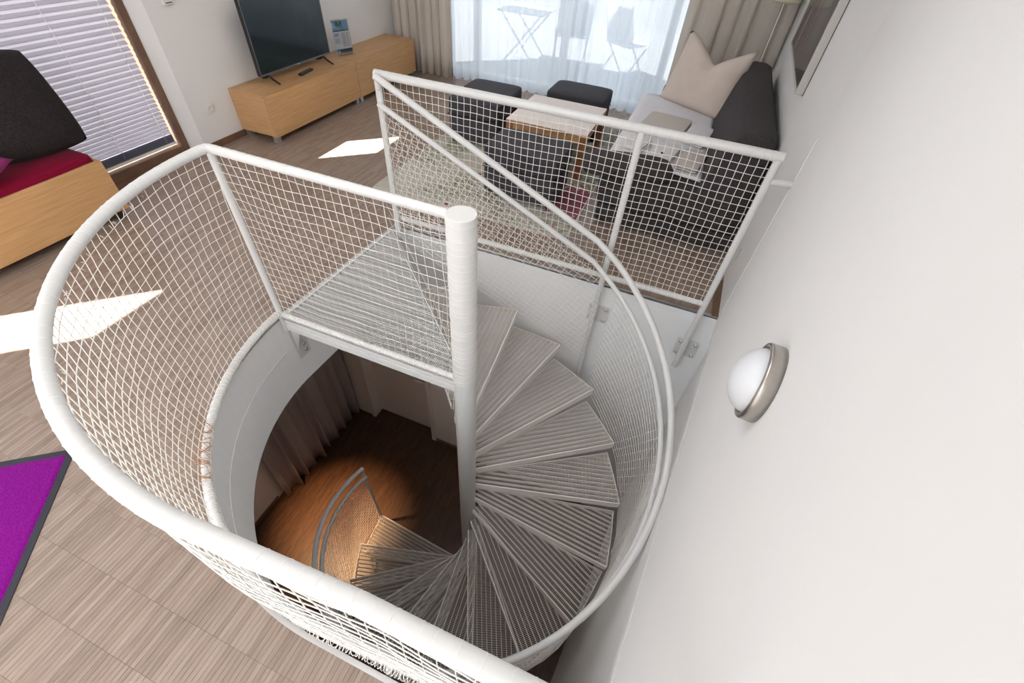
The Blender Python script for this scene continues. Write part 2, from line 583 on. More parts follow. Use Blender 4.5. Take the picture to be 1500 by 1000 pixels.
# ------------------------------------------------------------------ stairwell lining
path = [(0.80, FASC_Y), (XLC, FASC_Y)] + [circ(a)[:2] for a in range(180, 271, 3)] + [(0.80, CY - RO)]


def lining(mb, path, t, z0, z1):
    n = len(path)
    vin, vout = [], []
    for i, (x, y) in enumerate(path):
        a = Vector(path[max(i - 1, 0)]); b = Vector(path[min(i + 1, n - 1)])
        d0 = (Vector((x, y)) - a); d1 = (b - Vector((x, y)))
        if d0.length < 1e-6: d0 = d1
        if d1.length < 1e-6: d1 = d0
        d0.normalize(); d1.normalize()
        n0 = Vector((d0.y, -d0.x)); n1 = Vector((d1.y, -d1.x))   # right-hand side = outside for ccw seen path
        nn = (n0 + n1); nn.normalize()
        k = 1 / max(0.5, nn.dot(n0))
        vin.append((x, y)); vout.append((x + nn.x * t * k, y + nn.y * t * k))
    vs = [(x, y, z0) for x, y in vin] + [(x, y, z1) for x, y in vin] + [(x, y, z0) for x, y in vout] + [(x, y, z1) for x, y in vout]
    fs = []
    for i in range(n - 1):
        fs += [(i, i + 1, n + i + 1, n + i), (2 * n + i, 3 * n + i, 3 * n + i + 1, 2 * n + i + 1),
               (n + i, n + i + 1, 3 * n + i + 1, 3 * n + i), (i, 2 * n + i, 2 * n + i + 1, i + 1)]
    fs += [(0, n, 3 * n, 2 * n), (n - 1, 3 * n - 1 - 0, 4 * n - 1, 2 * n - 1)]
    fs = fs[:-1]
    mb.add(vs, fs, False)


mb = MB(); lining(mb, path, 0.03, ZS - 0.002, -0.004)
o = struct('wall_stairwell', mb, M_FASCIA)
mb = MB()
mb.tube([circ(a, RO - 0.0015, -0.25 - 0.0002 * (a - 180)) for a in range(182, 271, 4)], 0.0028, 6)
mb.build('seam', M_METAL, o)
# aluminium floor edging round the well
mb = MB(); lining(mb, path, 0.018, -0.012, 0.0025)
struct('trim_2', mb, M_ALU)

# ------------------------------------------------------------------ lower storey
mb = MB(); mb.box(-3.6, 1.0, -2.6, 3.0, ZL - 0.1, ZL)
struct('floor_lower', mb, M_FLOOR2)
mb = MB(); mb.box(-3.3, -3.0, -2.6, 3.0, ZL, ZS + 0.02)
struct('wall_lower_left', mb, M_LWALL)
BY = 2.53
mb = MB()
mb.box(-3.1, -2.63, BY, 3.0, ZL, ZS + 0.02)
mb.box(-1.76, -1.2, BY, 3.0, ZL, ZS + 0.02)
mb.box(-2.63, -1.76, 2.71, 3.0, ZL, ZS + 0.02)
struct('wall_lower_back', mb, M_LWALL)
mb = MB()
mb.box(-1.2, 1.0, FASC_Y + 0.003, 3.0, ZL, ZS + 0.03)
struct('wall_lower_far', mb, M_FASCIA)
mb = MB(); mb.box(-3.3, 1.0, -2.7, -2.6, ZL, ZS + 0.02)
struct('wall_lower_front', mb, M_LWALL)
mb = MB()
mb.box(-2.67, -2.615, BY - 0.02, BY + 0.17, ZL, ZL + 2.1)
mb.box(-1.775, -1.72, BY - 0.02, BY + 0.17, ZL, ZL + 2.1)
mb.box(-2.67, -1.72, BY - 0.02, BY + 0.17, ZL + 2.1, ZL + 2.16)
dr = MB(); dr.box(-2.612, -1.778, 2.655, 2.70, ZL + 0.006, ZL + 2.1)
o = dr.build('door_1', M_DOOR, kind='structure', bevel=0.002)
mb.build('door_frame', M_DOOR, o, bevel=0.004)
h = MB(); h.lathe([(0.0, 0.02), (0.024, 0.02), (0.024, 0.0)], (-1.86, 2.655, ZL + 1.02), 16, (0, -1, 0))
h.tube([(-1.86, 2.64, ZL + 1.02), (-1.86, 2.605, ZL + 1.02), (-1.98, 2.60, ZL + 1.02)], 0.009, 8)
h.build('door_handle', M_ALU, o)
ls = thing('light_switch', 'white light switch beside the door frame in the lower room', 'switch', (-1.64, BY, -2.02))
mb = MB(); mb.box(-0.04, 0.04, -0.011, -0.0005, -0.04, 0.04); mb.build('plate', M_PLAST, ls, bevel=0.003)
mb = MB(); mb.box(-0.028, 0.028, -0.015, -0.0112, -0.028, 0.028); mb.build('rocker', M_PLAST, ls, bevel=0.002)
mb = MB(); mb.box(-1.72, -1.2, BY - 0.012, BY, ZL, ZL + 0.05)
struct('baseboard_lower_back', mb, M_BROWN)
mb = MB(); mb.box(-3.0, -2.988, -2.5, 1.14, ZL, ZL + 0.05)
struct('baseboard_lower_left', mb, M_BROWN)


# pleated drapery: folded sheet between two x or y stations
def drape(name, m, p0, p1, z0, z1, waves, amp, label, cat, lean=0.0, group=None, seed=0.0, thick=0.0):
    p0, p1 = Vector((*p0, 0)), Vector((*p1, 0))
    d = p1 - p0; ln = d.length; d.normalize(); nrm = Vector((-d.y, d.x, 0))

    def fn(u, v):
        ph = u * waves * 2 * PI + seed + 0.5 * sin(u * 9 + seed)
        k = 0.65 + 0.35 * sin(u * 23 + seed * 3)
        off = amp * k * (sin(ph) + 0.25 * sin(2.3 * ph + 1.0)) * (0.82 + 0.18 * (1 - v))
        s = u * ln + amp * 0.35 * cos(ph * 1.0 + 0.6)
        p = p0 + d * s + nrm * (off + 0.006 * sin(v * 5 + u * 20))
        return (p.x, p.y, z0 + (z1 - z0) * v + 0.006 * sin(ph))
    g = MB(); g.grid(fn, int(waves * 14), 8)
    o = g.build(name, m)
    if thick:
        so = o.modifiers.new('thick', 'SOLIDIFY'); so.thickness = thick
    return tag(o, label, cat, group)


drape('curtain', M_DRAPE2, (-2.90, 2.49), (-2.90, 1.17), ZL + 0.012, ZS - 0.02, 9.5, 0.066,
      'dark grey-brown curtain hanging in the lower room below the stairwell', 'curtain', seed=0.4, thick=0.003)

# lower ceiling lamp that throws the warm pool of light
dl = thing('unseen_lamp', 'small round ceiling spotlight over the lower floor', 'lamp', (-2.45, 0.95, ZS))
mb = MB(); mb.lathe([(0.0, -0.055), (0.035, -0.055), (0.035, -0.05), (0.045, -0.05), (0.05, 0.0), (0.0, 0.0)], (0, 0, 0), 20)
mb.build('housing', M_ALU, dl)
ld = bpy.data.lights.new('spot', 'SPOT'); ld.energy = 700; ld.color = (1.0, 0.60, 0.30); ld.spot_size = R(38); ld.spot_blend = 1.0; ld.shadow_soft_size = 0.03
lo = bpy.data.objects.new('spot', ld); COL.objects.link(lo)
lo.location = (-2.45, 0.95, ZS - 0.065)
lo.rotation_euler = (Vector((-2.19, 1.16, ZL)) - Vector(lo.location)).to_track_quat('-Z', 'Y').to_euler()

dl2 = thing('unseen_lamp', 'added round fill light in the lower room under the near floor, out of view', 'lamp', (-1.5, -0.9, ZS))  # unseen fill light added to lift the lower curtain and back wall
mb = MB(); mb.lathe([(0, -0.05), (0.17, -0.05), (0.19, -0.03), (0.19, 0.0), (0, 0)], (0, 0, 0), 32); mb.build('fill_panel', mat('lower_fill_glow', (1.0, 0.95, 0.88), 0.5, emit=5.5), dl2)

# ------------------------------------------------------------------ spiral staircase
stair = thing('spiral_staircase', 'white steel spiral staircase with grating treads round a thick centre pole', 'staircase', (CX, CY, ZL))


def sp(mb, name, m, parent=stair, **k):
    o = mb.build(name, m, **k)
    return local(o, stair) if parent is stair else o


mb = MB()
mb.lathe([(0.0, ZL), (0.06, ZL), (0.06, 1.018), (0.058, 1.023), (0.0, 1.024)], (CX, CY, 0), 40)
pole = sp(mb, 'pole', M_METAL)
for e in pole.data.polygons:
    e.use_smooth = abs(e.normal.z) < 0.5
mb = MB()
for k in range(26):
    z = 0.985 - k * 0.037 + random.uniform(-0.012, 0.012)
    tl = random.uniform(-0.05, 0.05)
    mb.ring((CX, CY, z), (tl, random.uniform(-0.05, 0.05), 1), 0.0612, 0.0011, 24, 4)
sp(mb, 'lashing', M_NET, kind='stuff')


def tread_meshes():
    w_ = R(TW)
    fr = MB()
    # plan: front bar on the x axis, rear bar from behind the pole to the outer rear corner, outer edge nearly straight
    pf_, pb_ = (TR, 0.0), (TR * cos(w_), TR * sin(w_))
    pm_ = (TR * 0.988 * cos(w_ / 2), TR * 0.988 * sin(w_ / 2))
    pi_ = (0.0, 0.075)
    fr.bar(pf_, pm_, 0.005, -0.034, 0.001); fr.bar(pm_, pb_, 0.005, -0.034, 0.001)
    fr.bar((0.02, pi_[1] + (pb_[1] - pi_[1]) * 0.02 / pb_[0]), pb_, 0.005, -0.034, 0.001)
    nz = MB(); nz.bar((0.055, 0.0), (TR, 0.0), 0.008, -0.058, 0.002)
    gr = MB()

    def back(x):
        return pi_[1] + (pb_[1] - pi_[1]) * x / pb_[0]

    def outer(y):
        if y < pm_[1]:
            return pf_[0] + (pm_[0] - pf_[0]) * y / pm_[1]
        return pm_[0] + (pb_[0] - pm_[0]) * (y - pm_[1]) / (pb_[1] - pm_[1])

    def outer_y(x):
        if x > pm_[0]:
            return pm_[1] * (pf_[0] - x) / (pf_[0] - pm_[0])
        return pm_[1] + (pb_[1] - pm_[1]) * (pm_[0] - x) / (pm_[0] - pb_[0])
    d = 0.0345
    while d < pb_[1] - 0.004:
        xa = max((d - pi_[1]) * pb_[0] / (pb_[1] - pi_[1]), math.sqrt(max(0.0, 0.0036 - d * d)) if d < 0.06 else 0.0)
        gr.bar((xa, d), (outer(d), d), 0.0026, -0.030, 0.0)
        d += 0.0345
    x = 0.065
    while x < TR - 0.004:
        yb = back(x) if x < pb_[0] else outer_y(x)
        gr.box(x - 0.0010, x + 0.0010, 0.003, min(yb, outer_y(x)), -0.004, -0.0012)
        x += 0.0105
    return fr, nz, gr


fr, nz, gr = tread_meshes()
t0 = fr.build('tread', M_TREAD); n0 = nz.build('nosing', M_TREAD, t0); g0 = gr.build('grating', M_TREAD, t0, kind='stuff', normals=False)
for i in range(16):
    t = t0 if i == 0 else copy_tree(t0)
    t.parent = stair
    t.location = (0, 0, Z0 - RISE * i - ZL)
    t.rotation_euler = (0, 0, R(A0 - STEP * i))

# landing plate at floor level
PA, PB, PC = (CX - RO + 0.009, CY), (-1.811, 2.395), (CX, CY)
mb = MB()
mb.bar((PA[0], PA[1]), (CX - 0.05, CY), 0.008, -0.06, 0.002)
mb.bar(PB, (CX - 0.04, CY + 0.05), 0.006, -0.045, 0.002)
mb.bar(PA, PB, 0.02, -0.045, 0.004)
plat = sp(mb, 'platform', M_METAL)
mb = MB()


def lx(y):
    return PA[0] + (PB[0] - PA[0]) * (y - PA[1]) / (PB[1] - PA[1])


def rx(y):
    return PC[0] + (PB[0] - PC[0]) * (y - PC[1]) / (PB[1] - PC[1])


y = CY + 0.0325
while y < 2.38:
    mb.bar((lx(y), y), (rx(y), y), 0.0032, -0.030, 0.0)
    y += 0.0325
x = PA[0] + 0.02
while x < CX - 0.06:
    yt = PC[1] + (PB[1] - PC[1]) * (x - PC[0]) / (PB[0] - PC[0])
    if x < PB[0]:
        yt = PA[1] + (PB[1] - PA[1]) * (x - PA[0]) / (PB[0] - PA[0])
    mb.box(x - 0.0012, x + 0.0012, CY, yt, -0.005, -0.0012)
    x += 0.0105
g = mb.build('grating', M_METAL, kind='stuff', normals=False); g.parent = plat
mb = MB(); mb.bar((PA[0] + 0.04, CY - 0.012), (CX - 0.05, CY - 0.012), 0.014, -0.062, -0.016)
g = mb.build('front_beam', M_METAL, bevel=0.002); g.parent = plat

# handrail and lower rail
HR, OFF = 1.132, 1.02
SLOPE = RISE / (STEP * PI / 180 * HR)


def zh(a):
    return Z0 - RISE * (A0 - a) / STEP + OFF


def znose(a):
    return Z0 - RISE * (A0 - a) / STEP


A_ST = 62.0
A_END = 175.5 - 360.0


def rail_path(dz, r):
    pts = []
    pS = Vector((CX + r * cos(R(A_ST)), CY + r * sin(R(A_ST)), zh(A_ST) + dz))
    xs = [-1.735, -1.5, -1.2, -0.9, -0.65, -0.45]
    for x in xs:
        L_ = (pS.x - x) * 0.965
        pts.append((x, 2.352, pS.z + SLOPE * L_))
    pts.append((-0.27, 2.345, pS.z + SLOPE * (pS.x + 0.27) * 0.965 + 0.004))
    a = A_ST
    while a > A_END:
        pts.append((CX + r * cos(R(a)), CY + r * sin(R(a)), zh(a) + dz))
        a -= 4.0
    a = A_END
    pts.append((CX + r * cos(R(a)), CY + r * sin(R(a)), zh(a) + dz))
    return pts


mb = MB(); mb.tube(rail_path(0, HR), 0.019, 12); sp(mb, 'handrail', M_METAL)
mb = MB(); mb.tube(rail_path(-0.145, HR - 0.012), 0.016, 12); sp(mb, 'lower_rail', M_METAL)
# balusters
for a in (1.5, -58.0, -118.0, A_END + 0.5):
    r0, r1 = TR + 0.012, HR
    mb = MB()
    zt = zh(a)
    mb.tube([(CX + r0 * cos(R(a)), CY + r0 * sin(R(a)), znose(a) - 0.20), (CX + r1 * cos(R(a)), CY + r1 * sin(R(a)), zt)], 0.0145, 10)
    sp(mb, 'baluster', M_METAL if a > -100 else M_LOWRAIL)  # the two lowest balusters take a darker grey-beige
# uprights hidden behind the pole and the lashed net of the flight
CELL = 0.041
net = MB()


def hp(a, z, w1=0.0):
    r = TR + 0.018 + 0.008 * wob(a * 0.05, z * 2.0)
    return (CX + r * cos(R(a)), CY + r * sin(R(a)), z)


sl = math.atan(SLOPE)
TRN = 0.0016
depth_tot = OFF - 0.135 + 0.13
a_hi = 60.0
nrow = int(depth_tot * cos(sl) / CELL)
# lines along the flight
for k in range(1, nrow + 1):
    pts = []
    a = A_END
    while a <= a_hi:
        pts.append(hp(a, zh(a) - 0.14 - k * CELL / cos(sl) + 0.004 * wob(a * 0.3, k)))
        a += 3.0
    net.tube(pts, TRN, 4, False)
# lines square to the flight
da = math.degrees(CELL / cos(sl) / HR)
a = A_END - 20
while a <= a_hi + 8:
    pts = []
    for k in range(0, nrow + 1):
        t = k * CELL
        aa = a + math.degrees(t * sin(sl) / HR)
        zz = zh(a) - 0.135 - t * cos(sl)
        if A_END <= aa <= a_hi:
            pts.append(hp(aa, zz + 0.003 * wob(aa, k)))
    if len(pts) > 1:
        net.tube(pts, TRN, 4, False)
    a += da
# straight stretch above: plane y ~ 2.345, top follows the lower rail, bottom at tread level
pS = (CX + HR * cos(R(A_ST)), zh(A_ST))
x_lo, x_hi = -1.73, -0.165


def topz(x):
    return pS[1] + SLOPE * (pS[0] - x) * 0.965 - 0.155


def botz(x):
    return min(0.0, max(-0.62, -0.02 - 0.40 * (x + 1.73)))


def sq(x, z):
    return (x, 2.342 + 0.012 * wob(x * 2, z * 2), z)


c_, s_ = cos(sl), sin(sl)


def clipline(p, d, inside, mn=-3, mx=3, st=0.02):
    out = []; cur = []
    t = mn
    while t <= mx:
        q = (p[0] + d[0] * t, p[1] + d[1] * t)
        if inside(*q):
            cur.append(q)
        elif cur:
            out.append(cur); cur = []
        t += st
    if cur:
        out.append(cur)
    return out


ins = lambda x, z: x_lo <= x <= x_hi and botz(x) <= z <= topz(x)
for fam in range(2):
    d = (c_, -s_) if fam == 0 else (s_, c_)
    nrm = (s_, c_) if fam == 0 else (c_, -s_)
    for k in range(-60, 60):
        p = (-1.0 + nrm[0] * k * CELL, 0.3 + nrm[1] * k * CELL)
        for run in clipline(p, d, ins, -2.5, 2.5, 0.04):
            if len(run) > 1:
                net.tube([sq(*q) for q in run], TRN, 4, False)
# net gathered at the pole between landing and first treads
for k in range(9):
    a = 137 + 0.0 * k
    zt = 0.0 - 0.024 * k
    net.tube([(PB[0] + 0.02, 2.35, 0.9 - k * 0.11 if k < 8 else 0.0), (-1.2, 2.0 - 0.02 * k, 0.55 - k * 0.09), (CX - 0.05, CY + 0.06, 0.45 - 0.075 * k)], 0.0014, 4, False) if k > 5 else None
sp(net, 'net', M_NET, kind='stuff', normals=False)

# ------------------------------------------------------------------ curved guard railing round the well
GZ = 1.005
RG = 1.205
guard = thing('guard_railing', 'curved white tube railing with lashed net on the near edge of the stairwell', 'railing', (CX - RG, CY, 0.0))
arc = [circ(a, RG, GZ) for a in range(180, 271, 3)]
ystr = CY - RG
run = [(x, ystr + 0.018 * min(1, (x - CX) / 0.4), GZ) for x in [CX + 0.1 * k for k in range(1, 10)]]
run = [p for p in run if p[0] < wall_x(p[1]) - 0.02]
run.append((wall_x(ystr) - 0.001, ystr + 0.018, GZ))
mb = MB()
mb.tube([(CX - 0.058, CY, GZ), (CX - 0.4, CY, GZ), (CX - RG + 0.03, CY, GZ), (CX - RG + 0.006, CY - 0.004, GZ)] + [circ(a, RG, GZ) for a in (181.5, 184)] + [p for p in arc[2:]] + run, 0.0200, 16)
local(mb.build('top_rail', M_METAL), guard)
mb = MB()
mb.tube([(CX - RG + 0.010, CY, GZ), (CX - RG + 0.010, CY, -0.09)], 0.0172, 14)
local(mb.build('post', M_METAL), guard)
mb = MB()
BZ = 0.055
RB = RG - 0.012
mb.tube([circ(a, RB, BZ) for a in range(180, 271, 3)] + [(x, CY - RB + 0.02 * min(1, (x - CX) / 0.4), BZ) for x in (-0.55, -0.4, -0.25, -0.1, 0.05, 0.2, 0.30)], 0.019, 12)
local(mb.build('bottom_rail', M_METAL), guard)
mb = MB()
mb.tube([(CX - RG + 0.02, CY + 0.0, BZ - 0.01), (CX - 0.058, CY, BZ - 0.01)], 0.017, 12)
local(mb.build('platform_rail', M_METAL), guard)
# lugs between bottom tube and well edge
for (x, y) in [(-0.36, CY - RB + 0.012), (0.12, CY - RB + 0.02)]:
    mb = MB(); mb.tube([(x, y, BZ), (x, y - 0.035, -0.05)], 0.011, 8)
    local(mb.build('bracket', M_METAL), guard)
# triangular gusset with two bolts under the corner post
bp = Vector((-1.755, 1.285, -0.012))
mb = MB()
gx = CX - RO
mb.add([(gx, 1.312, -0.06), (gx + 0.10, 1.312, -0.06), (gx, 1.312, -0.34), (gx, 1.320, -0.06), (gx + 0.10, 1.320, -0.06), (gx, 1.320, -0.34)],
       [(0, 1, 2), (5, 4, 3), (0, 3, 4, 1), (1, 4, 5, 2), (2, 5, 3, 0)])
mb.box(gx + 0.002, gx + 0.010, 1.30, 1.40, -0.38, -0.08)
br = local(mb.build('gusset_plate', M_METAL), guard)
for z in (-0.28, -0.335):
    m2 = MB(); m2.lathe([(0.0, 0.012), (0.012, 0.012), (0.012, 0.0)], (gx + 0.010, 1.362, z), 6, (1, 0.0, 0)); b_ = m2.build('bolt', M_ALU); b_.parent = br

# diamond net: arc part
net = MB()
NR = RG - 0.004


def arcp(s, z):
    # bulge slightly outwards between the tubes
    v = (z - BZ) / (GZ - BZ)
    r = NR + 0.020 * sin(PI * min(1, max(0, v))) + 0.006 * wob(s * 2, z * 3)
    qa = NR * PI / 2
    if s <= qa:
        a = PI + s / NR
        return (CX + r * cos(a), CY + r * sin(a), z)
    return (CX + (s - qa), CY - r + 0.018 * min(1, (s - qa) / 0.4), z)


smax = NR * PI / 2 + 0.97
ins = lambda s, z: 0.004 <= s <= smax and BZ - 0.005 <= z <= GZ - 0.01
CU, CV = 0.0415, 0.047
zr = [GZ - 0.052 - CV * k for k in range(0, 20) if GZ - 0.052 - CV * k > BZ + 0.012]
shear = lambda s, z: s + 0.10 * (GZ - z) ** 1.5 * 0.25 + 0.009 * wob(s * 1.3, z * 2.4, 1.0)
nS = int((smax - 0.02) / 0.035)
for z in zr:
    net.tube([arcp(0.012 + k * 0.035, z + 0.009 * wob(k * 0.055, z * 5)) for k in range(nS)], 0.0016, 4, False)
s = 0.012
while s < smax - 0.01:
    net.tube([arcp(min(smax, max(0.004, shear(s, z))), z) for z in [GZ - 0.01] + zr + [BZ]], 0.0016, 4, False)
    s += CU
# straight part from the post to the pole, over the landing
L0 = RG - 0.06


def strp(s, z):
    v = z / GZ
    return (CX - RG + s, CY + 0.012 * sin(PI * v) + 0.006 * wob(s * 2.5, z * 2.2), z)


zr2 = [z for z in zr if z > 0.06]
for z in zr2:
    net.tube([strp(0.012 + k * 0.04, z + 0.009 * wob(k * 0.07, z * 5, 2.0)) for k in range(int((L0 + 0.04) / 0.04))], 0.00155, 4, False)
s = 0.03
while s < L0:
    net.tube([strp(min(L0, shear(s, z) - 0.012 * (GZ - z)), z) for z in [GZ - 0.01] + zr2 + [0.045]], 0.00155, 4, False)
    s += CU
local(net.build('net', M_NET, kind='stuff', normals=False), guard)
# cord lashed round the tubes
mb = MB()
s = 0.03
while s < smax - 0.05:
    p = Vector(arcp(s, GZ)); p2 = Vector(arcp(s + 0.01, GZ)); t = (p2 - p)
    base = Vector(circ(180 + math.degrees(s / RG), RG, GZ)) if s < RG * PI / 2 else Vector((p.x, ystr + 0.018 * min(1, (p.x - CX) / 0.4), GZ))
    t += Vector((0, 0, random.uniform(-0.003, 0.003)))
    mb.ring(base, t, 0.0201, 0.0009, 14, 4)
    s += 0.042 + random.uniform(-0.014, 0.014)
s = 0.05
while s < L0:
    mb.ring((CX - RG + s, CY, GZ), (1, random.uniform(-0.2, 0.2), random.uniform(-0.2, 0.2)), 0.0201, 0.0009, 14, 4)
    s += 0.042 + random.uniform(-0.012, 0.012)
s = 0.01
while s < smax - 0.06:
    p = Vector(arcp(s, BZ)); p2 = Vector(arcp(s + 0.01, BZ)); t = (p2 - p).normalized()
    if s < RG * PI / 2:
        p = Vector(circ(180 + math.degrees(s / RG), RB, BZ))
    t += Vector((0, 0, random.uniform(-0.9, 0.9)))
    mb.ring(p, t, 0.0205, 0.0017, 10, 4)
    s += 0.0125
s = 0.03
while s < L0:
    mb.ring((CX - RG + s, CY, BZ - 0.01), (1, random.uniform(-0.5, 0.5), random.uniform(-0.9, 0.9)), 0.0185, 0.0017, 10, 4)
    s += 0.013
# frayed cord ends along the rail
for k in range(26):
    a = random.uniform(195, 262); p = Vector(circ(a, RG - 0.02, GZ - 0.022))
    d = Vector((random.uniform(-1, 1), random.uniform(-1, 1), -1.2)).normalized() * random.uniform(0.01, 0.022)
    mb.tube([p, p + d * 0.5 + Vector((0.002, 0, 0)), p + d], 0.0012, 4, False)
local(mb.build('lashing', M_NET, kind='stuff', normals=False), guard)
mb = MB()
for k in range(34):  # added threads standing in for an orange tint on the net
    a = random.uniform(219, 233); p = Vector(circ(a, RB, BZ)); up = random.uniform(0.0, 0.12) * (1 if k % 2 else 0.2)
    mb.tube([p + Vector((0.012, 0.012, 0.012)), p + Vector((random.uniform(-0.03, 0.03), random.uniform(-0.03, 0.03), 0.022 + up * 0.5)), Vector(circ(a + random.uniform(-2, 2), RG + 0.012, BZ + 0.02 + up))], 0.0011, 4, False)
o_ = local(mb.build('tint_threads', mat('orange_brown_thread', (0.45, 0.20, 0.07), 0.8), kind='stuff', normals=False), guard); o_['label'] = 'orange-brown tint on the net, made of added threads'

# ------------------------------------------------------------------ straight back guard
GY, GZB, BZB = 2.40, 1.05, 0.12
XL, XRr = -1.752, 0.462
g2 = thing('guard_railing', 'straight white railing with square net between stairwell and sofa corner', 'railing', (XL, GY, 0.0))
mb = MB(); mb.tube([(XL - 0.012, GY, GZB), (XL + 0.1, GY, GZB), (-0.6, GY + 0.002, GZB), (XRr + 0.018, GY + 0.005, GZB)], 0.0235, 14)
local(mb.build('top_rail', M_METAL), g2)
mb = MB(); mb.tube([(XL, GY, BZB), (-0.5, GY + 0.002, BZB), (XRr, GY + 0.005, BZB)], 0.017, 12)
local(mb.build('bottom_rail', M_METAL), g2)
mb = MB(); mb.tube([(XL, GY, GZB), (XL, GY, -0.06)], 0.0205, 14); local(mb.build('post', M_METAL), g2)
mb = MB(); mb.tube([(XL + 0.032, GY - 0.035, GZB - 0.07), (XL + 0.028, GY - 0.03, -0.02)], 0.015, 12); local(mb.build('post', M_METAL), g2)
mb = MB(); mb.tube([(-0.192, GY + 0.003, GZB), (-0.192, GY + 0.003, -0.93)], 0.0195, 14); local(mb.build('post', M_METAL), g2)
mb = MB(); mb.tube([(XRr, GY + 0.005, GZB), (XRr, GY + 0.005, -0.47)], 0.0195, 14); local(mb.build('post', M_METAL), g2)
mb = MB(); mb.tube([(XRr, GY + 0.005, 0.93), (wall_x(2.44) - 0.001, GY + 0.03, 0.93)], 0.0165, 10); local(mb.build('wall_stub', M_METAL), g2)
for (x, z) in [(-0.165, -0.25), (XRr + 0.03, -0.32)]:
    mb = MB(); mb.box(x - 0.075, x + 0.075, FASC_Y - 0.010, FASC_Y - 0.001, z - 0.075, z + 0.075)
    mb.tube([(x - 0.02, FASC_Y - 0.005, z), (x - 0.03, GY + 0.003, z)], 0.012, 8)
    pl = local(mb.build('wall_flange', M_METAL), g2)
    for dx in (-0.05, 0.05):
        for dz in (-0.05, 0.05):
            m2 = MB(); m2.lathe([(0.0, 0.014), (0.007, 0.014), (0.007, 0.006), (0.013, 0.006), (0.013, 0.0)], (x + dx, FASC_Y - 0.010, z + dz), 8, (0, -1, 0)); b_ = m2.build('bolt', M_ALU); b_.parent = pl
net = MB()
cs = 0.0405


def bg(x, z):
    sag = 0.012 * sin(PI * (x - XL) / (XRr - XL)) * sin(PI * (z - BZB) / (GZB - BZB))
    return (x + 0.004 * wob(z * 3, x), GY + 0.004 - sag * 0.4, z + 0.006 * wob(x * 1.5, z * 2) - 0.008 * sin(PI * ((x - XL) % 0.6) / 0.6))


x = XL + 0.03
while x < XRr - 0.02:
    net.tube([bg(x, BZB + (GZB - BZB) * k / 22) for k in range(23)], 0.0016, 4, False)
    x += cs
z = BZB + cs * 0.6
while z < GZB - 0.02:
    net.tube([bg(XL + 0.02 + (XRr - XL - 0.04) * k / 60, z) for k in range(61)], 0.0016, 4, False)
    z += cs
local(net.build('net', M_NET, kind='stuff', normals=False), g2)
mb = MB()
x = XL + 0.03
while x < XRr - 0.02:
    mb.ring((x, GY + 0.003, GZB), (1, random.uniform(-0.3, 0.3), random.uniform(-0.3, 0.3)), 0.0237, 0.0010, 12, 4)
    mb.ring((x + 0.01, GY + 0.003, BZB), (1, random.uniform(-0.3, 0.3), random.uniform(-0.5, 0.5)), 0.0177, 0.0014, 10, 4)
    x += cs
z = BZB
while z < GZB:
    mb.ring((-0.192, GY + 0.003, z), (random.uniform(-0.3, 0.3), 0, 1), 0.0199, 0.0014, 10, 4)
    z += cs
local(mb.build('lashing', M_NET, kind='stuff', normals=False), g2)


# ------------------------------------------------------------------ soft furniture helpers
def pad(name, m, cx, cy, cz, sx, sy, sz, rad=0.03, parent=None, puff=0.0, nx=10, ny=10, nz=4, rot=None):
    """soft block: rounded box with slightly bulging faces"""
    bm = bmesh.new()
    bmesh.ops.create_cube(bm, size=1.0)
    bmesh.ops.subdivide_edges(bm, edges=bm.edges[:], cuts=7, use_grid_fill=True)
    hx, hy, hz = sx / 2, sy / 2, sz / 2
    rad = min(rad, hx * 0.98, hy * 0.98, hz * 0.98)
    for v in bm.verts:
        p = Vector((v.co.x * sx, v.co.y * sy, v.co.z * sz))
        q = Vector((max(-hx + rad, min(hx - rad, p.x)), max(-hy + rad, min(hy - rad, p.y)), max(-hz + rad, min(hz - rad, p.z))))
        # move samples of the flat faces onto the rounding zone
        d = p - q
        if d.length > 1e-9:
            # L-inf distance to surface gives 1 at the skin
            k = max(abs(d.x), abs(d.y), abs(d.z)) / rad
            d = d.normalized() * rad * k
        p = q + d
        u, vv, ww = p.x / hx, p.y / hy, p.z / hz
        b = puff
        p += Vector((0, 0, (1 - u * u) * (1 - vv * vv) * b * (1 if ww > 0 else -0.3) * abs(ww)))
        v.co = p
    me = bpy.data.meshes.new(name); bm.to_mesh(me); bm.free()
    me.materials.append(m)
    for p in me.polygons:
        p.use_smooth = True
    o = bpy.data.objects.new(name, me); COL.objects.link(o)
    o.location = (cx, cy, cz)
    if rot:
        o.rotation_euler = rot
    if parent:
        o.parent = parent
    ss = o.modifiers.new('sub', 'SUBSURF'); ss.levels = 1; ss.render_levels = 1
    return o


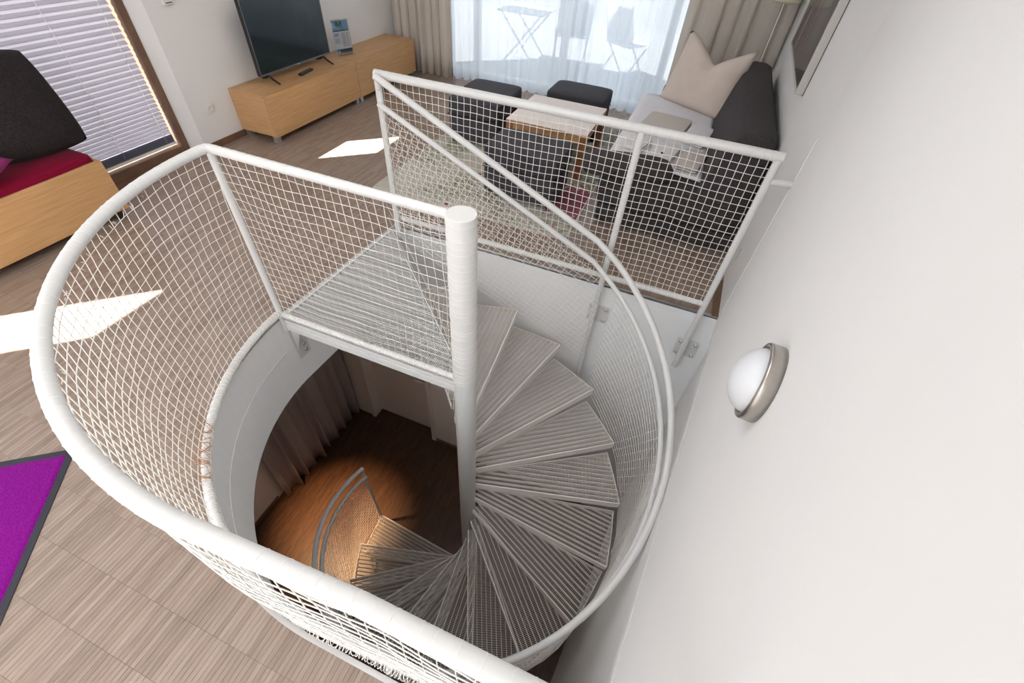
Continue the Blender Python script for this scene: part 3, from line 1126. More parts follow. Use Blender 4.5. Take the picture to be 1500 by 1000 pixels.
def cushion(name, m, w_, h_, t_, loc, rot, sag=0.0, parent=None, seam=True, corner=0.12, rnd=0.0):
    """square pillow with pinched corners; local x = width, y = height, z = thickness"""
    n = 20

    def side(sg):
        def fn(u, v):
            a, b = 2 * u - 1, 2 * v - 1
            e = (1 - abs(a) ** 2.6) * (1 - abs(b) ** 2.6)
            k = 1 - corner * 0.5 * ((1 - a * a) * abs(b) ** 3 + 0) 
            k2 = 1 - corner * 0.5 * ((1 - b * b) * abs(a) ** 3)
            rd = 1 - rnd * (a * a * b * b) ** 1.5
            x = a * w_ / 2 * k2 * rd; y = b * h_ / 2 * k * rd
            z = sg * t_ / 2 * max(0, e) ** 0.62
            z += 0.004 * wob(a * 3, b * 3) * e
            if sag:
                y -= sag * max(0.0, 1 - abs(a - 0.1)) ** 1.25 * max(0, 0.5 + 0.5 * b) ** 2.0
                z *= 1 - 0.55 * math.exp(-((a - 0.1) * 5) ** 2) * (0.5 + 0.5 * b) ** 0.6
                z += 0.007 * e * (sin(9 * a + 5 * b) + 0.6 * sin(4 * a - 13 * b + 1))
            return (x, y, z)
        return fn
    mb = MB(); mb.grid(side(1), n, n); mb.grid(side(-1), n, n)
    o = mb.build(name, m)
    bm = bmesh.new(); bm.from_mesh(o.data); bmesh.ops.remove_doubles(bm, verts=bm.verts, dist=1e-4); bmesh.ops.recalc_face_normals(bm, faces=bm.faces); bm.to_mesh(o.data); bm.free()
    o.location = loc; o.rotation_euler = rot
    if parent:
        o.parent = parent
    return o


# ------------------------------------------------------------------ television side
def lowboard(y0, y1, label):
    t = thing('tv_cabinet', label, 'cabinet', (XW, y0, 0), 0, 'beech lowboards under the television')
    L_ = y1 - y0; D = 0.425
    ZT = 0.415
    mb = MB(); mb.box(0.004, D - 0.0235, 0.0, L_, 0.062, ZT - 0.018); mb.build('carcass', M_OAKX, t, bevel=0.002)
    mb = MB(); mb.box(0.004, D - 0.0255, 0.0, L_, ZT - 0.0175, ZT); mb.build('top', M_OAK, t, bevel=0.002)
    mb = MB(); mb.box(D - 0.019, D, 0.0, L_ - 0.001, 0.060, ZT - 0.0005); mb.build('drawer_front', M_OAK, t, bevel=0.001)
    for lx_ in (0.03, D - 0.075):
        for ly_ in (0.012, L_ - 0.062):
            mb = MB(); mb.box(lx_, lx_ + 0.05, ly_, ly_ + 0.05, 0, 0.062); mb.build('leg', M_ALU, t, bevel=0.002)
    return t


lowboard(3.16, 4.482, 'long low beech cabinet carrying the television')
lowboard(4.488, 5.70, 'low beech cabinet in the corner by the left drape')

ZT = 0.415
tv = thing('television', 'flat black television on two splayed feet on the cabinet', 'television', (-3.77, 3.89, ZT))
HW, HB, HT = 0.4925, 0.062, 0.635
mb = MB(); mb.box(-0.03, 0.012, -HW, HW, HB, HT)
mb.build('housing', M_BLACK, tv, bevel=0.006)
mb = MB(); mb.box(0.0125, 0.0135, -HW + 0.010, HW - 0.010, HB + 0.016, HT - 0.009)
mb.build('screen', M_SCREEN, tv)
mb = MB()
mb.box(0.0125, 0.017, -HW, HW, HB, HB + 0.015); mb.box(0.0125, 0.016, -HW, HW, HT - 0.009, HT)
mb.box(0.0125, 0.016, -HW, -HW + 0.009, HB + 0.015, HT - 0.009); mb.box(0.0125, 0.016, HW - 0.009, HW, HB + 0.015, HT - 0.009)
mb.build('bezel', M_BEZEL, tv, bevel=0.0015)
mb = MB(); mb.lathe([(0.0, 0.001), (0.006, 0.001), (0.006, 0.0)], (0.017, -0.012, HB + 0.0075), 14, (1, 0, 0)); mb.box(0.017, 0.018, 0.000, 0.022, HB + 0.005, HB + 0.0105)
mb.build('logo', M_ALU, tv)
for sy in (-0.39, 0.39):
    mb = MB()
    mb.tube([(0.0, sy, HB + 0.02), (0.0, sy, HB - 0.005), (0.045, sy - 0.008, 0.03), (0.135, sy - 0.025, 0.007)], [0.012, 0.012, 0.010, 0.007], 8)
    mb.tube([(0.0, sy, HB - 0.005), (-0.045, sy + 0.008, 0.03), (-0.115, sy + 0.025, 0.007)], [0.012, 0.010, 0.007], 8)
    mb.build('foot', M_BLACK, tv)

rc = thing('remote_control', 'slim black remote control lying before the television', 'remote', (-3.683, 3.89, ZT), R(9.5))
mb = MB(); mb.box(-0.021, 0.021, -0.11, 0.11, 0.001, 0.019); mb.build('body', M_BLACK, rc, bevel=0.007)
for iy in range(8):
    for ix in range(3):
        mb = MB(); mb.box(-0.014 + ix * 0.0105, -0.007 + ix * 0.0105, -0.085 + iy * 0.02, -0.073 + iy * 0.02, 0.0185, 0.0205); mb.build('button', M_BEZEL, rc)

# leaflet in a table stand
st = thing('leaflet_stand', 'information leaflet in a clear table stand beside the television', 'leaflet', (-3.765, 4.644, ZT), R(-20))
M_PAPER = mat('paper_white', (0.80, 0.82, 0.86), 0.5)
M_PBLUE = mat('print_lake_blue', (0.10, 0.30, 0.52), 0.5, nscale=9, col2=(0.30, 0.55, 0.72))
M_PGREEN = mat('print_tree_green', (0.05, 0.12, 0.10), 0.5, nscale=30, col2=(0.10, 0.25, 0.2))
M_PBAND = mat('print_band', (0.09, 0.11, 0.15), 0.5)
M_PTEXT = mat('print_text', (0.35, 0.38, 0.44), 0.5)
M_PHEAD = mat('print_heading', (0.18, 0.40, 0.72), 0.5)
tl = 0.07


def on_card(y0, y1, z0, z1, off):
    def P_(y, z):
        return (-z * tl * 2.6 / 2.6 + off, y, z)
    vs = [P_(y0, z0), P_(y1, z0), P_(y1, z1), P_(y0, z1)]
    vs2 = [(x - 0.0009, y, z) for x, y, z in vs]
    m2 = MB(); m2.add(vs + vs2, [(0, 1, 2, 3), (7, 6, 5, 4), (0, 4, 5, 1), (1, 5, 6, 2), (2, 6, 7, 3), (3, 7, 4, 0)])
    return m2


sheet = on_card(-0.10, 0.10, 0.006, 0.315, 0.0).build('sheet', M_PAPER, st)
on_card(-0.095, 0.095, 0.215, 0.31, 0.0015).build('photo_print', M_PBLUE, sheet)
mb = MB()
for k in range(14):
    yy = -0.085 + random.uniform(0, 0.1); zz = 0.262 + random.uniform(0, 0.04)
    mb.lathe([(0, 0.0008), (0.011, 0.0004), (0.011, 0)], (-zz * tl + 0.0018, yy, zz), 8, (1, 0, tl))
mb.build('tree_print', M_PGREEN, sheet)
on_card(-0.095, 0.095, 0.215, 0.226, 0.0021).build('dark_shore_print', M_PBAND, sheet)
on_card(-0.095, 0.095, 0.010, 0.055, 0.0015).build('footer_print', M_PBAND, sheet)
on_card(-0.085, -0.06, 0.018, 0.045, 0.0024).build('emblem_print', M_PHEAD, sheet)
mb = MB()
m2 = on_card(-0.09, -0.035, 0.186, 0.196, 0.0016); mb.add(m2.v, m2.f)
m2 = on_card(-0.09, -0.045, 0.172, 0.182, 0.0016); mb.add(m2.v, m2.f)
mb.build('heading_print', M_PHEAD, sheet)
mb = MB()
for k in range(17):
    z = 0.196 - k * 0.0076
    for (a_, b_) in ((-0.005, 0.040), (0.050, 0.085 - 0.01 * (k % 3))):
        m2 = on_card(a_ + 0.002 * (k % 2), b_, z, z + 0.0032, 0.0016); mb.add(m2.v, m2.f)
for k in range(6):
    z = 0.15 - k * 0.0076
    m2 = on_card(-0.09, -0.03 - 0.006 * (k % 2), z, z + 0.003, 0.0016); mb.add(m2.v, m2.f)
mb.build('text_print', M_PTEXT, sheet)
mb = on_card(-0.104, 0.104, 0.0, 0.32, 0.0032); m2 = on_card(-0.104, 0.104, 0.0, 0.32, -0.002); mb.add(m2.v, m2.f)
mb.box(-0.05, 0.035, -0.104, 0.104, 0.0, 0.003)
mb.build('clear_holder', M_PGLASS, st)

# sockets on the left wall
so = thing('power_socket', 'white power socket low on the wall beside the cabinet', 'socket', (XW, 2.916, 0.318))
mb = MB(); mb.box(0.0, 0.009, -0.041, 0.041, -0.041, 0.041); mb.build('plate', M_PLAST, so, bevel=0.003)
mb = MB(); mb.lathe([(0.0, 0.0095), (0.019, 0.0095), (0.0195, 0.0125), (0.023, 0.0125), (0.023, 0.008)], (0, 0, 0), 24, (1, 0, 0)); mb.build('recess', M_PLAST, so)
for dy in (-0.0095, 0.0095):
    mb = MB(); mb.lathe([(0.0, 0.0108), (0.003, 0.0108), (0.003, 0.009)], (0, dy, 0), 10, (1, 0, 0)); mb.build('pin_hole', M_DGREY, so)
sw = thing('thermostat', 'white wall thermostat at the top edge above the socket', 'thermostat', (XW, 2.915, 1.115))
mb = MB(); mb.box(0.0, 0.022, -0.045, 0.045, -0.062, 0.062); mb.build('housing', M_PLAST, sw, bevel=0.006)
mb = MB(); mb.box(0.022, 0.024, -0.026, 0.026, -0.05, -0.044); mb.build('vent_slot', M_DGREY, sw)

# ------------------------------------------------------------------ blind window and bench
XB = -4.10
mb = MB()
mb.box(-4.16, -4.045, 2.592, 2.652, 0.004, 2.55)
mb.box(-4.16, -4.045, 0.60, 0.66, 0.004, 2.55)
mb.box(-4.16, -4.045, 0.66, 2.592, 0.004, 0.085)
mb.box(-4.16, -4.045, 0.66, 2.592, 2.36, 2.55)
win = struct('window_1', mb, M_BROWN, bevel=0.004)
mb = MB(); mb.box(-4.15, -4.146, 0.66, 2.59, 0.085, 2.36); mb.build('pane', M_GLASS, win)
mb = MB(); mb.box(XW - 0.1, XW + 0.03, 0.62, 2.70, -0.001, 0.012); mb.build('threshold', M_BROWN, win, bevel=0.003)
mb = MB()
mb.box(-4.24, -4.20, -0.74, -0.72, 0.06, 2.49); mb.box(-4.0, -3.96, -0.02, -0.006, 0.06, 2.49)
win2 = struct('window_2', mb, M_BROWN)
mb = MB(); mb.box(-4.15, -4.146, -0.72, -0.008, 0.06, 2.49); mb.build('pane', M_GLASS, win2)

bl = thing('pleated_blind', 'grey pleated blind drawn down over the tall window behind the bench', 'blind', (XB, 1.6, 0))
YB0, YB1, ZB0, ZB1 = 0.662, 2.578, 0.125, 1.63
mb = MB()
npl = 78
pz = [0.178 + (ZB1 - 0.178) * (k / npl) ** 1.22 for k in range(npl + 1)]
vs = []; fs = []
for k, z in enumerate(pz):
    xo = 0.0085 if k % 2 else -0.0085
    vs += [(XB + xo, YB0, z), (XB + xo, YB1, z)]
for k in range(npl):
    fs.append((2 * k, 2 * k + 1, 2 * k + 3, 2 * k + 2))
mb.add(vs, fs); local(mb.build('pleated_fabric', M_BLIND), bl)
mb = MB()
vs = []; fs = []
for k in range(15):
    z = 0.118 + k * 0.0042; xo = 0.013 if k % 2 else -0.011
    vs += [(XB + xo, YB0, z), (XB + xo, YB1, z)]
for k in range(14):
    fs.append((2 * k, 2 * k + 1, 2 * k + 3, 2 * k + 2))
mb.add(vs, fs); local(mb.build('gathered_fabric', M_BLINDD), bl)
mb = MB(); mb.box(XB - 0.014, XB + 0.016, YB0 - 0.004, YB1 + 0.004, 0.098, 0.117); local(mb.build('bottom_rail', M_PLAST, bevel=0.003), bl)
mb = MB(); mb.box(XB - 0.015, XB + 0.015, YB0 - 0.004, YB1 + 0.004, ZB1, ZB1 + 0.02); local(mb.build('head_rail', M_PLAST), bl)
M_CORD = mat('blind_cord', (0.9, 0.9, 0.92), 0.5)
for yc in (2.505, 2.13, 1.70, 1.2):
    mb = MB()
    for k in range(1, npl, 1):
        z = pz[k]
        if k % 2:
            mb.box(XB + 0.008, XB + 0.0105, yc - 0.005, yc + 0.005, z - 0.005, z + 0.005)
    mb.tube([(XB + 0.0095, yc, 0.13), (XB + 0.0095, yc, ZB1)], 0.0012, 5)
    local(mb.build('cord', M_CORD), bl)
bl2 = thing('pleated_blind', 'added grey pleated blind beyond view that trims the sun through the upper window', 'blind', (XB, 1.4, 1.66))  # added out of view to narrow the sun patch on the floor
mb = MB()
vs = []; fs = []
for k in range(21):
    xo = 0.0075 if k % 2 else -0.0075
    vs += [(XB + xo, 0.662, 1.66 + k * 0.035), (XB + xo, 2.11, 1.66 + k * 0.035)]
for k in range(20):
    fs.append((2 * k, 2 * k + 1, 2 * k + 3, 2 * k + 2))
mb.add(vs, fs); local(mb.build('pleated_fabric', M_BLIND), bl2)

# bench
be = thing('bench', 'beech storage bench with crimson mattress in front of the blind', 'bench', (-3.57, 0.2, 0))
BL = 1.51
mb = MB(); mb.box(-0.022, 0.0, 0.0, BL, 0.058, 0.404); mb.build('front_panel', M_OAK, be, bevel=0.002)
for y in (0.0, BL - 0.022):
    mb = MB(); mb.box(-0.375, -0.0225, y, y + 0.022, 0.058, 0.404); mb.build('end_panel', M_OAKX, be, bevel=0.002)
mb = MB(); mb.box(-0.375, -0.353, 0.022, BL - 0.0225, 0.058, 0.404); mb.build('back_panel', M_OAK, be)
mb = MB(); mb.box(-0.352, -0.0225, 0.0225, BL - 0.0225, 0.30, 0.325); mb.build('seat_board', M_OAK, be)
for x in (-0.36, -0.05):
    for y in (0.05, BL - 0.09):
        mb = MB(); mb.box(x, x + 0.04, y, y + 0.04, 0.0, 0.058); mb.build('leg', M_BLACK, be)
mt = pad('mattress', M_RED, -0.190, BL / 2, 0.395, 0.360, BL - 0.03, 0.13, 0.045, be, puff=0.008)
c1 = cushion('cushion', M_CUSH, 0.57, 0.56, 0.22, (-3.83, 1.55, 0.735), (R(74), 0, R(90)), corner=-0.02, rnd=0.075)
c1.rotation_euler = (Matrix.Rotation(R(96), 3, 'Z') @ Matrix.Rotation(R(70), 3, 'X') @ Matrix.Rotation(R(-4), 3, 'Z')).to_euler()
tag(c1, 'big dark brown cushion leaning upright against the blind', 'cushion')
c2 = cushion('cushion', M_MAG, 0.38, 0.38, 0.15, (-3.69, 1.06, 0.562), (R(12), R(10), R(20)), corner=0.14)
tag(c2, 'small magenta cushion lying on the crimson bench mattress', 'cushion')

# ------------------------------------------------------------------ doormat
A_, B_, D_ = Vector((-2.076, 0.252, 0)), Vector((-1.645, -0.305, 0)), Vector((-2.313, 0.092, 0))
ex = (B_ - A_).normalized(); ey = Vector((ex.y, -ex.x, 0))
dm = thing('doormat', 'purple pile doormat with black rubber edge on the parquet', 'doormat', A_, math.atan2(ex.y, ex.x))
LM, WM = 0.90, 0.60
mb = MB(); mb.box(0, LM, -WM, 0, 0.001, 0.004); mb.build('rubber_border', M_RUBBER, dm, bevel=0.001)
mb = MB()


def pile(u, v):
    e = min(u, 1 - u, v, 1 - v)
    return (0.026 + u * (LM - 0.052), -WM + 0.026 + v * (WM - 0.052), 0.0035 + 0.006 * min(1, e * 40) + random.uniform(-0.0009, 0.0009))


mb.grid(pile, 110, 80)
mb.build('pile', M_MAT, dm, kind='stuff')

# ------------------------------------------------------------------ living corner
# rug with a pale floral print
mrug = bpy.data.materials.new('floral_rug'); mrug.use_nodes = True
nt = mrug.node_tree; N = nt.nodes; L = nt.links
b = N['Principled BSDF']; b.inputs['Roughness'].default_value = 0.95; b.inputs['Specular IOR Level'].default_value = 0.1
g = N.new('ShaderNodeNewGeometry')
base = N.new('ShaderNodeTexNoise'); base.inputs['Scale'].default_value = 26; base.inputs['Detail'].default_value = 4; L.new(g.outputs['Position'], base.inputs['Vector'])
r1 = N.new('ShaderNodeValToRGB'); L.new(base.outputs[0], r1.inputs[0])
r1.color_ramp.elements[0].position = 0.36; r1.color_ramp.elements[0].color = (0.20, 0.22, 0.14, 1)
r1.color_ramp.elements[1].position = 0.55; r1.color_ramp.elements[1].color = (0.46, 0.46, 0.39, 1)
big = N.new('ShaderNodeTexNoise'); big.inputs['Scale'].default_value = 2.6; L.new(g.outputs['Position'], big.inputs['Vector'])
rb = N.new('ShaderNodeValToRGB'); L.new(big.outputs[0], rb.inputs[0]); rb.color_ramp.elements[0].position = 0.42; rb.color_ramp.elements[1].position = 0.58
mixb = N.new('ShaderNodeMix'); mixb.data_type = 'RGBA'; L.new(rb.outputs[0], mixb.inputs[0]); mixb.inputs[6].default_value = (0.52, 0.50, 0.44, 1); L.new(r1.outputs[0], mixb.inputs[7])
vo = N.new('ShaderNodeTexVoronoi'); vo.inputs['Scale'].default_value = 7.5; L.new(g.outputs['Position'], vo.inputs['Vector'])
dn = N.new('ShaderNodeTexNoise'); dn.inputs['Scale'].default_value = 40; L.new(g.outputs['Position'], dn.inputs['Vector'])
su = N.new('ShaderNodeMath'); su.operation = 'MULTIPLY_ADD'; L.new(dn.outputs[0], su.inputs[0]); su.inputs[1].default_value = 0.22; L.new(vo.outputs['Distance'], su.inputs[2])
lt = N.new('ShaderNodeMath'); lt.operation = 'LESS_THAN'; L.new(su.outputs[0], lt.inputs[0]); lt.inputs[1].default_value = 0.27
sc = N.new('ShaderNodeSeparateColor'); L.new(vo.outputs['Color'], sc.inputs[0])
gt = N.new('ShaderNodeMath'); gt.operation = 'GREATER_THAN'; L.new(sc.outputs[0], gt.inputs[0]); gt.inputs[1].default_value = 0.55
mu = N.new('ShaderNodeMath'); mu.operation = 'MULTIPLY'; L.new(lt.outputs[0], mu.inputs[0]); L.new(gt.outputs[0], mu.inputs[1])
mixf = N.new('ShaderNodeMix'); mixf.data_type = 'RGBA'; L.new(mu.outputs[0], mixf.inputs[0]); L.new(mixb.outputs[2], mixf.inputs[6]); mixf.inputs[7].default_value = (0.38, 0.05, 0.10, 1)
# a broad rose motif near the table
vd = N.new('ShaderNodeVectorMath'); vd.operation = 'DISTANCE'; L.new(g.outputs['Position'], vd.inputs[0]); vd.inputs[1].default_value = (-0.68, 3.45, 0.01)
dn2 = N.new('ShaderNodeMath'); dn2.operation = 'MULTIPLY_ADD'; L.new(dn.outputs[0], dn2.inputs[0]); dn2.inputs[1].default_value = 0.55; L.new(vd.outputs['Value'], dn2.inputs[2])
l2 = N.new('ShaderNodeMath'); l2.operation = 'LESS_THAN'; L.new(dn2.outputs[0], l2.inputs[0]); l2.inputs[1].default_value = 0.55
mixr = N.new('ShaderNodeMix'); mixr.data_type = 'RGBA'; L.new(l2.outputs[0], mixr.inputs[0]); L.new(mixf.outputs[2], mixr.inputs[6]); mixr.inputs[7].default_value = (0.30, 0.10, 0.14, 1)
L.new(mixr.outputs[2], b.inputs['Base Color'])
bp = N.new('ShaderNodeBump'); bp.inputs['Strength'].default_value = 0.6; bp.inputs['Distance'].default_value = 0.004; L.new(dn.outputs[0], bp.inputs['Height']); L.new(bp.outputs[0], b.inputs['Normal'])
rug = thing('rug', 'pale cream and green floral rug under the pouffes and coffee table', 'rug', (-2.29, 2.87, 0))
mb = MB(); mb.box(0.0, 1.71, 0.0, 2.45, 0.0005, 0.009); mb.build('pile', mrug, rug, bevel=0.003)
mb = MB()
for (x0, x1, y0, y1) in ((-0.004, 1.714, -0.004, 0.006), (-0.004, 1.714, 2.444, 2.454), (-0.004, 0.006, 0.006, 2.444), (1.704, 1.714, 0.006, 2.444)):
    mb.box(x0, x1, y0, y1, 0.0006, 0.0105)
mb.build('binding', mat('rug_binding', (0.62, 0.58, 0.50), 0.9), rug)


def pouffe(x0, x1, y0, y1, zt, label, rz=0.0):
    cx, cy = (x0 + x1) / 2, (y0 + y1) / 2
    t = thing('pouffe', label, 'pouffe', (cx, cy, 0.0095), rz, 'charcoal cube pouffes round the coffee table')
    zt -= 0.0095
    pad('seat_pad', M_DARKF, 0, 0, zt - 0.085, x1 - x0, y1 - y0, 0.17, 0.035, t, puff=0.010)
    pad('base', M_DARKF, 0, 0, (zt - 0.165 + 0.02) / 2 + 0.01, (x1 - x0) - 0.012, (y1 - y0) - 0.012, zt - 0.165 - 0.02, 0.014, t)
    mb = MB()
    z = zt - 0.166
    hx, hy = (x1 - x0) / 2 - 0.007, (y1 - y0) / 2 - 0.007
    mb.tube([(-hx, -hy, z), (hx, -hy, z), (hx, hy, z), (-hx, hy, z), (-hx, -hy, z)], 0.004, 6)
    mb.build('piping', M_SOFA, t)
    for sx in (-1, 1):
        for sy in (-1, 1):
            mb = MB(); mb.lathe([(0.0, 0.0), (0.02, 0.0), (0.02, 0.022), (0, 0.022)], (sx * (hx - 0.05), sy * (hy - 0.05), 0), 10); mb.build('foot', M_BLACK, t)
    return t


pouffe(-1.435, -0.80, 3.19, 3.665, 0.43, 'charcoal cube pouffe in front of the coffee table, nearest the railing')
pouffe(-1.425, -0.81, 4.735, 5.215, 0.43, 'charcoal cube pouffe behind the coffee table, before the window')
pouffe(-2.20, -1.655, 4.04, 4.74, 0.43, 'charcoal cube pouffe left of the coffee table, towards the beige drape', R(1))

ct = thing('coffee_table', 'square coffee table with pale top and brown legs among the pouffes', 'table', (-1.115, 4.20, 0.0095))
hx, hy, zt = 0.372, 0.375, 0.4105
mb = MB(); mb.box(-hx, hx, -hy, hy, zt - 0.004, zt); mb.build('top', M_TABLE, ct, bevel=0.0015)
mb = MB(); mb.box(-hx, hx, -hy, hy, zt - 0.026, zt - 0.0042); mb.build('edge_band', M_OAK, ct, bevel=0.001)
for (x0, x1, y0, y1) in ((-hx + 0.06, hx - 0.06, -hy + 0.012, -hy + 0.03), (-hx + 0.06, hx - 0.06, hy - 0.03, hy - 0.012), (-hx + 0.012, -hx + 0.03, -hy + 0.06, hy - 0.06), (hx - 0.03, hx - 0.012, -hy + 0.06, hy - 0.06)):
    mb = MB(); mb.box(x0, x1, y0, y1, zt - 0.085, zt - 0.027); mb.build('apron', M_OAK, ct)
for sx in (-1, 1):
    for sy in (-1, 1):
        mb = MB(); x = sx * (hx - 0.03); y = sy * (hy - 0.03); mb.box(x - 0.029, x + 0.029, y - 0.029, y + 0.029, 0, zt - 0.027); mb.build('leg', M_TLEG, ct, bevel=0.003)

# sofa bed along the right wall
SX0, SX1, SY0, SY1 = -0.485, 0.585, 3.20, 5.32
sofa = thing('sofa_bed', 'long dark grey sofa bed along the white wall', 'sofa', (0, SY0, 0))
mb = MB(); mb.box(SX0 + 0.03, SX1 - 0.02, 0.03, SY1 - SY0 - 0.02, 0.035, 0.17); mb.build('base', M_SOFA, sofa, bevel=0.01)
pad('seat_cushion', M_SOFA, (SX0 + SX1) / 2 - 0.03, 0.19, 0.295, SX1 - SX0 - 0.06, 0.38, 0.25, 0.05, sofa, puff=0.015)
pad('seat_cushion', M_SOFA, (SX0 + 0.28) / 2, 1.23, 0.295, 0.28 - SX0, 1.68, 0.25, 0.05, sofa, puff=0.01)
mb = MB()
prof = [(0.19, 0.17), (0.225, 0.42), (0.30, 0.72), (0.335, 0.82), (0.37, 0.855), (0.43, 0.868), (0.52, 0.866), (0.57, 0.845), (0.582, 0.80), (0.585, 0.17)]
n = len(prof)
ys = [0.02, 0.035, 0.07] + [0.2 + 0.2 * k for k in range(9)] + [1.98, 2.015, 2.03]
sc_ = [0.955, 0.985, 1.0] + [1.0] * 9 + [1.0, 0.985, 0.955]
vs = []
for y, s in zip(ys, sc_):
    for (x, z) in prof:
        vs.append((0.4 + (x - 0.4) * s, y, 0.5 + (z - 0.5) * s))
fs = []
for j in range(len(ys) - 1):
    for i in range(n):
        i2 = (i + 1) % n
        fs.append((j * n + i, j * n + i2, (j + 1) * n + i2, (j + 1) * n + i))
fs += [tuple(range(n)), tuple((len(ys) - 1) * n + i for i in range(n - 1, -1, -1))]
mb.add(vs, fs, True); mb.build('backrest', M_SOFA, sofa, bevel=0.0)
pad('armrest', M_SOFA, (SX0 + 0.30) / 2 + 0.08, SY1 - SY0 - 0.07, 0.36, 0.30 - SX0 - 0.16, 0.14, 0.40, 0.045, sofa)
for x in (SX0 + 0.09, SX1 - 0.09):
    for y in (0.10, SY1 - SY0 - 0.12):
        mb = MB(); mb.box(x - 0.03, x + 0.03, y - 0.03, y + 0.03, 0, 0.036); mb.build('leg', M_BLACK, sofa)
mb = MB(); mb.box(SX0 + 0.028, SX0 + 0.03, 0.04, 0.048, 0.06, 0.16); mb.build('side_label', M_PLAST, sofa)

bo = pad('bolster_cushion', M_SOFA, -0.30, 3.265, 0.485, 0.66, 0.25, 0.125, 0.06, None, puff=0.02, rot=(0, R(2), R(18)))
tag(bo, 'flat dark bolster cushion on the near end of the sofa bed', 'cushion')


# fitted sheet draped over the seat
def shfn(u, v):
    y = 3.45 + v * 1.71
    a = u * 1.28
    x0, x1, zt = -0.497, 0.235, 0.4335
    top = x1 - x0
    hang = 0.20
    # runs up the side of the cushion, over the top, tucked at the back
    L1 = hang; L2 = hang + top
    s = u * (L2)
    wv = 0.008 * wob(u * 4, v * 6)
    if s < L1 - 0.03:
        p = (x0 - 0.004 + 0.006 * sin(v * 37), y, zt - 0.02 - (L1 - s - 0.02))
    elif s < L1 + 0.03:
        t = (s - L1 + 0.03) / 0.06 * PI / 2
        p = (x0 + 0.03 * (1 - cos(t)) - 0.002, y, zt - 0.03 + 0.03 * sin(t))
    else:
        p = (x0 + (s - L1), y, zt + 0.006 + wv * 0.6 + 0.012 * (1 - (2 * u - 1) ** 2))
    # sheet is cut on a slant at its near end
    yy = p[1] - (0.10 * (1 - v)) * (u - 0.3)
    return (p[0], yy, p[2])


mb = MB(); mb.grid(shfn, 30, 40)
o = mb.build('bed_sheet', M_SHEET)
so_ = o.modifiers.new('thick', 'SOLIDIFY'); so_.thickness = 0.006; so_.offset = 1
tag(o, 'white cotton sheet spread over the sofa bed seat', 'sheet')


def folded(name, m, cx, cy, cz, sx, sy, sz, rz, layers, label, cat='towel', group=None):
    t = thing(name, label, cat, (cx, cy, cz), rz, group)
    hh = sz / layers
    for k in range(layers):
        pad('fold', m, 0.003 * (k % 2), 0.002 * k, hh * (k + 0.5), sx - 0.006 * k, sy - 0.004 * k, hh * 1.02, hh * 0.48, t, puff=0.003)
    return t


folded('bath_towel', M_TOWEL1, -0.165, 4.32, 0.455, 0.38, 0.44, 0.035, R(-8), 2, 'folded beige bath towel laid on the white sheet below the pillow')
folded('bath_towel', M_TOWEL2, 0.125, 4.20, 0.455, 0.20, 0.44, 0.032, R(-8), 2, 'folded white bath towel beside the beige one, towards the backrest')
folded('hand_towel', M_TOWEL2, -0.32, 3.72, 0.455, 0.19, 0.26, 0.05, R(-14), 3, 'white folded hand towel at the open edge of the sheet')
folded('hand_towel', M_TOWEL2, -0.085, 3.70, 0.455, 0.19, 0.32, 0.04, R(-10), 2, 'white folded hand towel carrying a tiny dark sachet')
folded('hand_towel', M_TOWEL1, 0.125, 3.66, 0.455, 0.18, 0.38, 0.03, R(-8), 2, 'beige folded hand towel nearest the backrest')
mb = MB(); mb.box(-0.012, 0.012, -0.016, 0.016, 0, 0.006)
o = mb.build('soap_sachet', M_CUSH, bevel=0.002); o.location = (-0.095, 3.60, 0.4965); tag(o, 'tiny dark sachet lying on the white hand towel', 'sachet')

# big chopped pillow
pw = cushion('pillow', M_PILLOW, 0.72, 0.60, 0.22, (0.035, 5.02, 0.725), (0, 0, 0), sag=0.20, corner=0.06)
pw.rotation_euler = (Matrix.Rotation(R(-30), 3, 'Z') @ Matrix.Rotation(R(68), 3, 'X')).to_euler()
tag(pw, 'large cream pillow with a dented top on the sofa bed', 'pillow')

# floor lamp in the corner
fl = thing('floor_lamp', 'floor lamp with cream shade in the corner behind the sofa', 'lamp', (0.50, 5.62, 0))
mb = MB(); mb.lathe([(0, 0), (0.12, 0), (0.12, 0.012), (0.03, 0.024), (0.0, 0.026)], (0, 0, 0), 24); mb.build('base', M_ALU, fl)
mb = MB(); mb.tube([(0, 0, 0.02), (0, 0, 1.35)], 0.008, 8); mb.build('pole', M_PLAST, fl)
mb = MB(); mb.lathe([(0.0, 1.262), (0.10, 1.262), (0.128, 1.275), (0.132, 1.32), (0.10, 1.50), (0.095, 1.50), (0.126, 1.32), (0.12, 1.282), (0, 1.272)], (0, 0, 0), 32); mb.build('shade', M_SHADE, fl)

# drapes and sheers
drape('curtain', M_DRAPE, (XW + 0.04, 5.86), (-3.06, 5.86), 0.012, 2.4, 7.5, 0.038, 'beige floor-length drape left of the sheer, beside the low cabinet', 'curtain', seed=1.1, thick=0.003)
drape('curtain', M_DRAPE, (-0.33, 5.86), (0.645, 5.86), 0.012, 2.4, 5.5, 0.042, 'beige drape right of the sheer, behind the sofa bed', 'curtain', seed=2.2, thick=0.003)
drape('sheer_curtain', M_SHEER, (-3.10, 5.90), (-0.24, 5.90), 0.012, 2.4, 22, 0.026, 'white translucent sheer curtain across the terrace window', 'curtain', seed=0.3)

